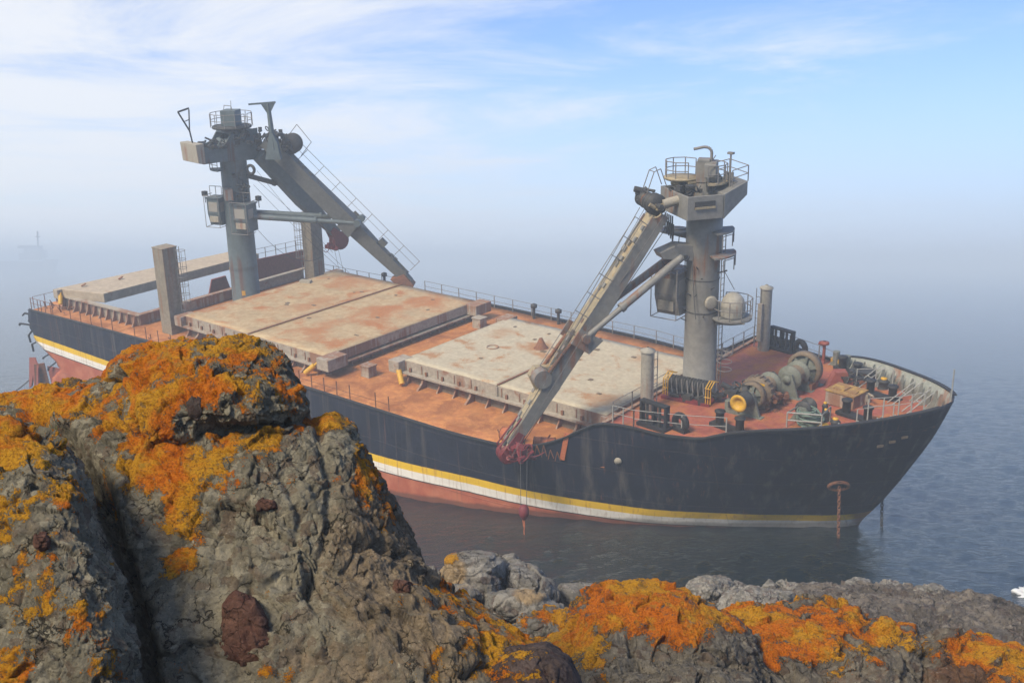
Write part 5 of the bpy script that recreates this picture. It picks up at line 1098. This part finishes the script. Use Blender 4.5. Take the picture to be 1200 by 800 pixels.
# the other ship, a pale shape in the fog
fr = empty('distant_ship', at(22, 323, 1650)); tag(fr, 'faint grey ship far off in the fog at the left edge', 'ship')
fr.location.z = 0; fr.scale = (1.45, 1.45, 1.3)
mb = MB(); mb.prism([(-42, 0), (34, 0), (38, 15), (30, 15), (28, 13), (-44, 13)], (0, 0, 0), (1, 0, 0), (0, 0, 1), 13); mb.build('hull', M['far'], fr)
mb = MB(); mb.box((14, 0, 18), (22, 12, 8)); mb.box((16, 0, 24.5), (16, 11, 5)); mb.box((12, 0, 28.5), (20, 12, 3)); mb.build('superstructure', M['far'], fr)
MB().tube((20, 0, 29), (20, 0, 46), .8, 8).box((20, 0, 40), (5, .8, .8)).build('mast', M['far'], fr); MB().prism([(-3, 0), (3, 0), (2.4, 8), (-2.4, 8)], (26, 0, 17), (1, 0, 0), (0, 0, 1), 4).build('funnel', M['far'], fr)

# ------------------------------------------------------------------ rocks
def cube_sphere(n):
    a = np.tan(np.linspace(-1, 1, n + 1) * math.pi / 4); U, Vv = np.meshgrid(a, a, indexing='ij'); o = np.ones_like(U); fs = []; qs = []; b = 0
    i = (np.arange(n)[:, None] * (n + 1) + np.arange(n)).ravel(); q = np.stack([i, i + n + 1, i + n + 2, i + 1], 1)
    for k, (x, y, z, flip) in enumerate(((o, U, Vv, 0), (-o, U, Vv, 1), (U, o, Vv, 1), (U, -o, Vv, 0), (U, Vv, o, 0), (U, Vv, -o, 1))):
        fs.append(np.stack([x, y, z], -1).reshape(-1, 3)); qs.append((q[:, ::-1] if flip else q) + b); b += (n + 1) ** 2
    P = np.concatenate(fs); Q = np.concatenate(qs); P /= np.linalg.norm(P, axis=1)[:, None]
    key = np.round(P * 20000).astype(np.int64); key = (key[:, 0] * 100003 + key[:, 1]) * 100003 + key[:, 2]
    _, first, inv = np.unique(key, return_index=True, return_inverse=True)
    return P[first], inv.reshape(-1)[Q]
_cs = {}; SURF = {}
def normals(P, Q):
    n = np.cross(P[Q[:, 2]] - P[Q[:, 0]], P[Q[:, 3]] - P[Q[:, 1]]); N = np.zeros_like(P)
    for k in range(4):
        for c in range(3): N[:, c] += np.bincount(Q[:, k], n[:, c], len(P))
    return N / (np.linalg.norm(N, axis=1)[:, None] + 1e-12)
def rock(name, label, outline, D, th, n, seed, mat, amp=1.0, tilt=0.0, lich=(), tan=(), group=None, box_=0.75, top_lich=0.0, grooves=(), feat=1.0, parent=None, cat='rock', flat=.72, center=None):
    """a closed boulder: outline (image-plane polygon, set out at depth D) gives its height and breadth, th its half depth"""
    if n not in _cs: _cs[n] = cube_sphere(n)
    S, Q = _cs[n]; O = np.array(outline, float); c = np.array(center, float) if center else (O.min(0) + O.max(0)) / 2
    # closed polygon sampled to a polar radius table
    pts = []
    for a, b in zip(O, np.roll(O, -1, 0)): pts += [a + (b - a) * t for t in np.linspace(0, 1, 24, endpoint=False)]
    pts = np.array(pts) - c; an = np.arctan2(pts[:, 1], pts[:, 0]); rr = np.hypot(pts[:, 0], pts[:, 1]); o_ = np.argsort(an); an = an[o_]; rr = rr[o_]
    an = np.concatenate([an - 2 * math.pi, an, an + 2 * math.pi]); rr = np.concatenate([rr] * 3)
    ang = np.arctan2(-S[:, 2], S[:, 0]); rho = np.clip(np.hypot(S[:, 0], S[:, 2]), 0, 1); dep = -S[:, 1]     # dep>0 towards camera
    R = np.interp(ang, an, rr) * rho ** box_
    # soften the polar table a little towards the middle
    u = c[0] + R * np.cos(ang); v = c[1] + R * np.sin(ang)
    w = th * np.sign(dep) * np.abs(dep) ** flat
    vu = (v - O[:, 1].min()) / (O[:, 1].max() - O[:, 1].min())
    Dp = D - w + tilt * (0.5 - vu)
    P = np.array([0, 0, EYE]) + Dp[:, None] * (CF + CR * ((u - 600) / F)[:, None] + CU * ((400 - v) / F)[:, None])
    N = normals(P, Q)
    if (N * (P - P.mean(0))).sum() < 0: N = -N; Q = Q[:, ::-1]
    sc = feat * D / 7.0                                   # noise wavelengths grow with the rock
    front = dep > -0.35; act = np.where((dep > -0.45) & (u > -60) & (u < 1260) & (v < 850))[0]; rest = np.ones(len(P), bool); rest[act] = False
    X = (P / sc + seed * 7.31)[act]
    Wp = X + 0.5 * np.stack([fbm(X * 1.3 + 5, 4), fbm(X * 1.3 + 11, 4), fbm(X * 1.3 + 23, 4)], 1)
    f1, f2, cid, pl1 = worley(Wp * 1.9); g1, g2, _, pl2 = worley(Wp * 5.2 + 3); crk = sstep(-.1, .25, fbm(X * 1.1 + 31, 2))
    n_mid = fbm(X * 5.0, 4); n_hi = fbm(X * 15, 4)
    e = 0.07 * fbm(X * 1.9, 3) + 0.03 * (cid - .5) + 0.060 * pl1 + 0.036 * pl2 - 0.035 * sstep(0.06, 0.0, f2 - f1) * crk - 0.012 * sstep(0.05, 0.0, g2 - g1)
    e += 0.018 * n_mid + 0.012 * ridged(X * 9.5, 3) + 0.022 * n_hi + 0.010 * np.abs(fbm(X * 34, 2))
    e -= 0.03 * sstep(.25, .5, fbm(X * 6.5 + 90, 3))                       # pits
    d = np.zeros(len(P)); d[act] = e; Xr = (P / sc + seed * 7.31)[rest]; d[rest] = 0.085 * fbm(Xr * 1.9, 3)
    d *= amp * sc
    un = np.zeros(len(P)); fn = un.copy(); ff = un.copy(); un[act] = fbm(X * 2.4 + 40, 4); fn[act] = fbm(X * 8.0 + 60, 5); ff[act] = n_hi
    for (poly, wd, dp) in grooves:                        # eroded joints that run across the face
        pl = np.array(poly, float); q = np.stack([u, v], 1) + np.stack([un, fn], 1) * wd * 1.2; best = np.full(len(u), 1e9)
        for a, b in zip(pl[:-1], pl[1:]):
            t = np.clip(((q - a) @ (b - a)) / ((b - a) @ (b - a)), 0, 1); best = np.minimum(best, np.hypot(*(q - a - t[:, None] * (b - a)).T))
        d -= dp * np.exp(-(best / wd) ** 2) * front
    L = np.zeros(len(P)); T = np.zeros(len(P))
    for (lx, ly, rx, ry, a) in lich:
        L = np.maximum(L, a * np.clip(1.35 - np.hypot((u - lx) / rx, (v - ly) / ry), 0, 1))
    if top_lich: L = np.maximum(L, top_lich * sstep(0.15, 0.75, N[:, 2]))
    L = L * 0.95 + un * .55 + fn * .9 + ff * .55 - 0.40
    lm = sstep(-0.35, 0.75, L) * (L > -.35)
    for (lx, ly, rx, ry, a) in tan: T = np.maximum(T, a * np.clip(1.4 - np.hypot((u - lx) / rx, (v - ly) / ry), 0, 1))
    if not len(lich) and not top_lich: lm = lm * 0
    d[act] += sstep(.35, .7, lm[act]) * (0.003 + 0.009 * np.abs(fbm(X * 26 + 7, 3))) * sc
    P = P + N * d[:, None]
    rel = P - np.array([0, 0, EYE]); zc = rel @ CF; SURF[name + str(seed)] = (600 + F * (rel @ CR) / zc, 400 - F * (rel @ CU) / zc, np.where(dep > 0, zc, 99))
    o = np_mesh(name, P, Q, mat, {'lichen': lm, 'tan': T}, parent=parent)
    if not parent: tag(o, label, cat, group)
    return o
G1 = 'weathered rocks in the foreground'
rock('rock', 'grey leaning rock slab at the left edge, left of the deep dark crevice', [(-70, 505), (-20, 492), (20, 500), (50, 512), (88, 545), (106, 590), (122, 640), (138, 690), (158, 770), (172, 860), (60, 930), (-70, 900)], 6.3, 0.75, 230, 1, M['rockA'], tilt=0.9,
     lich=((20, 530, 70, 38, 1.0), (70, 575, 40, 30, .8), (10, 600, 40, 50, .62), (30, 700, 45, 60, .6), (90, 740, 40, 50, .55), (60, 640, 40, 50, .45), (20, 790, 60, 40, .62), (115, 780, 30, 40, .6)), group=G1, grooves=(([(-20, 640), (60, 620), (120, 640)], 7, .03),))
rock('rock', 'small orange covered rock at the left edge resting on the leaning slab', [(-40, 500), (-10, 490), (12, 492), (22, 505), (24, 522), (10, 533), (-40, 540)], 6.6, 0.28, 60, 2, M['rockA'], lich=((0, 500, 60, 40, 1.2),), group=G1)
big = rock('rock', 'largest foreground rock, grey conglomerate with orange lichen and red stones set in it', [(-120, 500), (-10, 477), (50, 457), (120, 448), (150, 436), (240, 428), (330, 440), (357, 470), (366, 488), (395, 493), (412, 502), (428, 535), (445, 580), (470, 622), (492, 662), (512, 688), (545, 700), (600, 740), (640, 768), (700, 880), (560, 980), (200, 1000), (-120, 950)], 7.7, 1.15, 330, 3, M['rockA'], tilt=1.5,
     lich=((60, 470, 110, 24, 1.1), (150, 480, 90, 30, .85), (240, 440, 130, 50, 1.2), (200, 545, 75, 48, 1.1), (175, 520, 60, 45, .9), (215, 600, 32, 48, .95), (210, 655, 28, 22, .9), (262, 520, 40, 32, .75), (385, 497, 40, 14, .9), (425, 560, 24, 40, .7), (450, 600, 20, 30, .5), (520, 700, 35, 25, .7), (600, 745, 60, 28, 1.0), (560, 720, 30, 60, .55), (540, 780, 80, 22, .6), (345, 480, 16, 60, .5), (330, 790, 40, 14, .55), (110, 560, 40, 30, .4), (160, 490, 70, 40, .95), (300, 515, 60, 22, .6), (290, 560, 50, 40, .35)),
     tan=((450, 660, 90, 130, .9), (520, 740, 110, 80, .75), (400, 780, 120, 60, .6), (380, 600, 50, 60, .35)), group=G1,
     grooves=(([(40, 500), (88, 540), (112, 590), (128, 640), (146, 700), (172, 800)], 15, .42), ([(165, 500), (190, 512), (235, 500), (300, 495), (360, 492)], 9, .085), ([(372, 500), (388, 560), (380, 640), (360, 690)], 6, .05), ([(395, 640), (440, 640), (470, 655)], 6, .05), ([(330, 560), (350, 600), (345, 640)], 6, .03), ([(232, 690), (300, 682), (360, 690)], 8, .03), ([(440, 700), (480, 720), (520, 712)], 7, .04)), center=(260, 700))
cap = rock('rock', 'rounded orange crusted block capping the largest foreground rock, directly below the ship', [(136, 458), (142, 436), (160, 420), (178, 411), (212, 404), (262, 402), (308, 407), (334, 426), (350, 452), (362, 482), (335, 502), (270, 512), (200, 518), (160, 510), (138, 488)], 8.12, 0.90, 200, 4, M['rockA'], tilt=.55,
     lich=((190, 425, 70, 28, 1.1), (265, 412, 60, 14, .85), (240, 452, 70, 36, 1.1), (190, 480, 45, 30, 1.15), (305, 440, 45, 30, .55), (340, 460, 22, 40, .5), (160, 450, 30, 30, .8)), group=G1,
     grooves=(([(150, 462), (180, 448), (215, 436), (240, 440)], 6, .05), ([(214, 462), (226, 486), (222, 500)], 4, .05), ([(260, 430), (300, 424), (330, 440)], 5, .03)))
def clast(outline, key, th, seed, mat, parent):
    c = np.array(outline, float).mean(0); us, vs, zs = SURF[key]; near = np.hypot(us - c[0], vs - c[1]) < 12; D = float(np.median(zs[near & (zs < 90)])) + th * .5
    return rock('embedded_stone', '', outline, D, th, 56, seed, mat, amp=.28, parent=parent, box_=.7)
clast([(258, 742), (262, 708), (276, 692), (300, 700), (312, 722), (322, 752), (312, 776), (282, 784), (254, 778)], 'rock3', .16, 21, M['clast'], big)
clast([(262, 702), (275, 692), (294, 696), (303, 708), (284, 716), (266, 714)], 'rock3', .13, 22, M['clast'], big)
clast([(298, 590), (308, 583), (322, 586), (326, 596), (312, 600), (300, 598)], 'rock3', .08, 23, M['clast'], big)
clast([(217, 470), (224, 462), (236, 466), (240, 484), (232, 494), (220, 492)], 'rock4', .08, 24, M['clastd'], cap)
clast([(456, 690), (464, 680), (482, 683), (484, 694), (470, 702), (458, 700)], 'rock3', .10, 25, M['clast'], big)
_u, _v, _z = SURF['rock1']; _n = np.hypot(_u - 49, _v - 636) < 8
rock('stone', 'small dark red stone stuck on the face of the leaning slab', [(38, 634), (42, 626), (54, 625), (60, 634), (58, 644), (46, 647), (39, 642)], float(np.median(_z[_n & (_z < 90)])) + .02, .07, 40, 26, M['clast'], amp=.3, cat='stone')
rock('rock', 'smooth purple brown boulder at the bottom centre between the orange rocks', [(505, 900), (535, 805), (560, 778), (598, 758), (640, 755), (664, 772), (684, 806), (705, 900)], 7.0, .45, 130, 5, M['brown'], amp=.35, lich=((575, 790, 60, 14, .62), (600, 770, 40, 8, .5)), group=G1)
rock('rock', 'blunt orange topped boulder right of centre with grey cracked sides', [(590, 783), (618, 761), (640, 753), (668, 735), (676, 709), (700, 694), (745, 686), (792, 694), (826, 713), (860, 735), (885, 773), (905, 900), (640, 900)], 12.0, 1.1, 220, 6, M['rockB'], tilt=1.2,
     lich=((750, 700, 90, 24, 1.15), (720, 725, 90, 28, 0.95), (670, 750, 60, 30, 1.1), (790, 730, 80, 26, 1.1), (700, 775, 60, 20, 0.65), (640, 760, 40, 20, 0.9)), group=G1,
     grooves=(([(736, 738), (742, 770), (762, 800)], 4, .09), ([(850, 740), (870, 760)], 5, .06)), feat=1.1)
rock('rock', 'broad low rock at lower right thickly covered in orange lichen', [(800, 748), (835, 719), (880, 712), (915, 710), (950, 708), (985, 710), (1004, 713), (1014, 729), (1060, 737), (1090, 751), (1100, 803), (1110, 900), (880, 900), (840, 800)], 13.0, 1.3, 240, 7, M['rockB'], tilt=1.5,
     lich=((900, 725, 110, 26, 1.1), (970, 725, 60, 24, 1.05), (880, 760, 60, 26, 0.9), (960, 755, 90, 22, 0.95), (1040, 750, 50, 22, 0.9), (1000, 785, 40, 22, 0.6), (850, 740, 50, 26, 1.1)), tan=((1000, 790, 60, 30, .4),), group=G1,
     grooves=(([(885, 752), (905, 778), (940, 800)], 6, .12), ([(1075, 738), (1082, 770), (1085, 800)], 5, .12), ([(820, 775), (840, 800)], 5, .08)), feat=1.1)
rock('rock', 'reddish brown rock in the lower right corner with a yellow orange rim', [(1066, 773), (1085, 751), (1110, 747), (1150, 755), (1200, 764), (1270, 779), (1320, 820), (1320, 900), (1075, 900)], 12.6, 1.0, 180, 8, M['rockB'], tilt=1.1,
     lich=((1150, 762, 70, 16, 1.1), (1200, 780, 60, 22, 1.1), (1160, 780, 30, 20, 0.8)), tan=((1130, 785, 60, 40, .9),), group=G1, feat=1.1)
rock('rock', 'brown and grey knob between the orange rocks and the purple brown boulder', [(700, 900), (690, 800), (720, 782), (780, 778), (840, 790), (880, 800), (900, 900)], 10.8, .7, 130, 9, M['rockB'], lich=((720, 800, 20, 14, .5),), group=G1)
G2 = 'grey boulders behind the big rock'
rock('boulder', 'pale grey boulder with a tan left face beside the big rock', [(508, 694), (520, 668), (528, 652), (545, 650), (575, 651), (588, 658), (592, 680), (596, 706), (560, 716), (520, 706)], 21.0, 1.0, 110, 10, M['rockC'], tan=((524, 672, 22, 26, 1.3),), lich=((528, 656, 10, 6, .6),), group=G2, box_=.62, feat=1.3, amp=.5)
rock('boulder', 'long grey boulder sloping right, behind the pale tan faced one', [(576, 660), (600, 660), (628, 668), (646, 682), (654, 698), (652, 712), (610, 720), (578, 712)], 21.8, 1.1, 110, 11, M['rockC'], group=G2, box_=.62, feat=1.3, amp=.5)
rock('boulder', 'flat layered grey brown rock below the two pale boulders', [(566, 712), (572, 698), (600, 694), (640, 696), (646, 706), (660, 712), (656, 724), (620, 730), (576, 726)], 18.5, .9, 100, 12, M['rockC'], group=G2, box_=.55, tan=((620, 700, 20, 8, .9),), feat=1.2, amp=.5)
rock('boulder', 'square brownish block between the grey boulders and the orange topped one', [(652, 690), (656, 683), (680, 682), (696, 684), (700, 715), (680, 722), (654, 718)], 22.5, .8, 80, 13, M['rockC'], group=G2, box_=.55, feat=1.3, amp=.5)
rock('boulder', 'small white grey stone wedged against the big rock', [(496, 674), (499, 664), (508, 664), (514, 672), (512, 684), (498, 684)], 20.5, .25, 50, 14, M['rockC'], group=G2, amp=.6)
rock('boulder', 'small pink grey stone lying on top of the long grey boulder', [(586, 659), (590, 651), (602, 650), (606, 656), (602, 662), (590, 663)], 22.4, .2, 40, 15, M['rockC'], group=G2, amp=.5)
rock('boulder', 'low grey rock at the foot of the pale boulder', [(505, 700), (520, 686), (550, 684), (566, 694), (566, 716), (530, 722), (508, 715)], 19.0, .7, 90, 16, M['rockC'], group=G2, feat=.7, tan=((545, 690, 20, 8, .5),), amp=.6)
rock('boulder', 'light grey rock with orange flecks left of the orange topped boulder', [(596, 736), (612, 722), (640, 718), (676, 724), (680, 745), (650, 770), (610, 765)], 15.0, .7, 110, 17, M['rockC'], lich=((645, 726, 26, 10, .9), (668, 735, 16, 12, .9), (612, 732, 14, 8, .6)), group=G2, feat=.9)
G3 = 'rocks along the waterline'
rock('shore_rock', 'pale knobbly rock at the waterline behind the orange topped boulder', [(790, 706), (806, 684), (825, 677), (845, 680), (868, 686), (885, 700), (880, 720), (800, 725)], 38.0, 1.6, 120, 31, M['rockC'], group=G3, feat=.55)
rock('shore_rock', 'small pointed grey rock standing up at the waterline', [(890, 700), (893, 686), (901, 678), (910, 684), (915, 698), (905, 704)], 40.0, .35, 60, 32, M['rockC'], group=G3, feat=.4, amp=.7)
rock('shore_rock', 'low grey rock just left of the small pointed shore rock', [(862, 700), (866, 687), (878, 684), (892, 688), (896, 702), (880, 708)], 40.5, .5, 60, 36, M['rockC'], group=G3, feat=.4, amp=.7)
rock('shore_rock', 'long brown grey ledge along the water at right', [(880, 720), (905, 700), (940, 690), (985, 686), (1030, 687), (1080, 691), (1110, 694), (1130, 703), (1140, 730), (1120, 770), (900, 770)], 38.0, 3.2, 190, 33, M['rockD'], group=G3, tilt=6.0, feat=.5, amp=1.2)
rock('shore_rock', 'dark brown end of the shore ledge next to the breaking foam', [(1080, 730), (1095, 704), (1130, 696), (1160, 700), (1190, 712), (1230, 728), (1280, 740), (1280, 790), (1090, 790)], 36.0, 3.0, 170, 34, M['rockD'], group=G3, tilt=6.0, feat=.5, amp=1.2)
rock('shore_rock', 'low grey rock between the pale shore rock and the ledge', [(830, 715), (850, 695), (880, 690), (930, 694), (945, 712), (920, 740), (840, 740)], 36.5, 1.6, 120, 35, M['rockC'], group=G3, feat=.5)
for q, (px_, py_, w_, h_, dd) in enumerate(((955, 690, 26, 10, 41), (1005, 688, 20, 9, 42), (1045, 690, 30, 9, 42), (925, 690, 18, 9, 40.5), (760, 694, 26, 12, 36), (1090, 694, 22, 8, 40))):
    rock('shore_rock', 'pale angular stone on the shore ledge, ' + ('left of the flattest part', 'in the middle of the ledge', 'broad and flat', 'beside the pointed rock', 'half hidden by the orange topped boulder', 'nearest the right end')[q], [(px_ - w_, py_ + 8), (px_ - w_ * .7, py_ - h_ * .6), (px_ - w_ * .1, py_ - h_), (px_ + w_ * .6, py_ - h_ * .7), (px_ + w_, py_ + 6), (px_ + w_ * .5, py_ + 14), (px_ - w_ * .6, py_ + 14)], dd, .8, 56, 60 + q, M['rockC'], group=G3, feat=.45, box_=.6)
# breaking foam at the right edge, grass tuft in the crevice
V = []; rg = np.random.RandomState(9)
def foam(c, rx, ry, n, label):
    S, Q = _cs.setdefault(40, cube_sphere(40)); P = S * np.array([rx, ry, .25]); P += fbm(P * 1.6, 5)[:, None] * S * 1.1 + fbm(P * 6, 4)[:, None] * S * .5
    o = np_mesh('sea_foam', P + c, Q, M['foam']); tag(o, label, 'foam', kind='stuff')
fc = at(1213, 692, 53.0); foam(np.array([fc[0], fc[1], -.1]), .6, 1.2, 40, 'white water breaking on the rocks at the right edge')
gt = MB(); rg = random.Random(12); g0 = at(52, 506, 7.0)
for k in range(46):
    b = g0 + np.array([rg.uniform(-.07, .07), rg.uniform(-.08, .05), -.02]); a = rg.uniform(-.9, .9); h = rg.uniform(.03, .085); tip = b + np.array([math.sin(a) * h * .7, rg.uniform(-.03, .03), h]); m_ = (b + tip) / 2 + np.array([0, 0, .012]); wv = np.array([.003, .001, 0])
    gt.add([b - wv, b + wv, m_ + wv * .8, m_ - wv * .8, tip], [(0, 1, 2, 3), (3, 2, 4)])
tag(gt.build('grass_tuft', M['grass']), 'tuft of dull green grass in the crevice by the leaning slab', 'grass')

# ------------------------------------------------------------------ haze: one closed box of even density
def haze():
    mb = MB(); mb.box((0, 2080, 8.0), (8800, 4360, 50.0)); m = bpy.data.materials.new('haze_air'); m.use_nodes = True; nt = m.node_tree
    nt.nodes.remove(nt.nodes['Principled BSDF']); v = nt.nodes.new('ShaderNodeVolumePrincipled'); v.inputs['Density'].default_value = HAZE_D; v.inputs['Anisotropy'].default_value = 0.0; v.inputs['Color'].default_value = (.76, .885, 1.0, 1)
    nt.links.new(v.outputs[0], nt.nodes['Material Output'].inputs['Volume'])
    o = mb.build('haze', m); tag(o, 'thin sea fog lying over the water and the ship', 'fog', kind='stuff')
HAZE_D = 0.0017
haze()
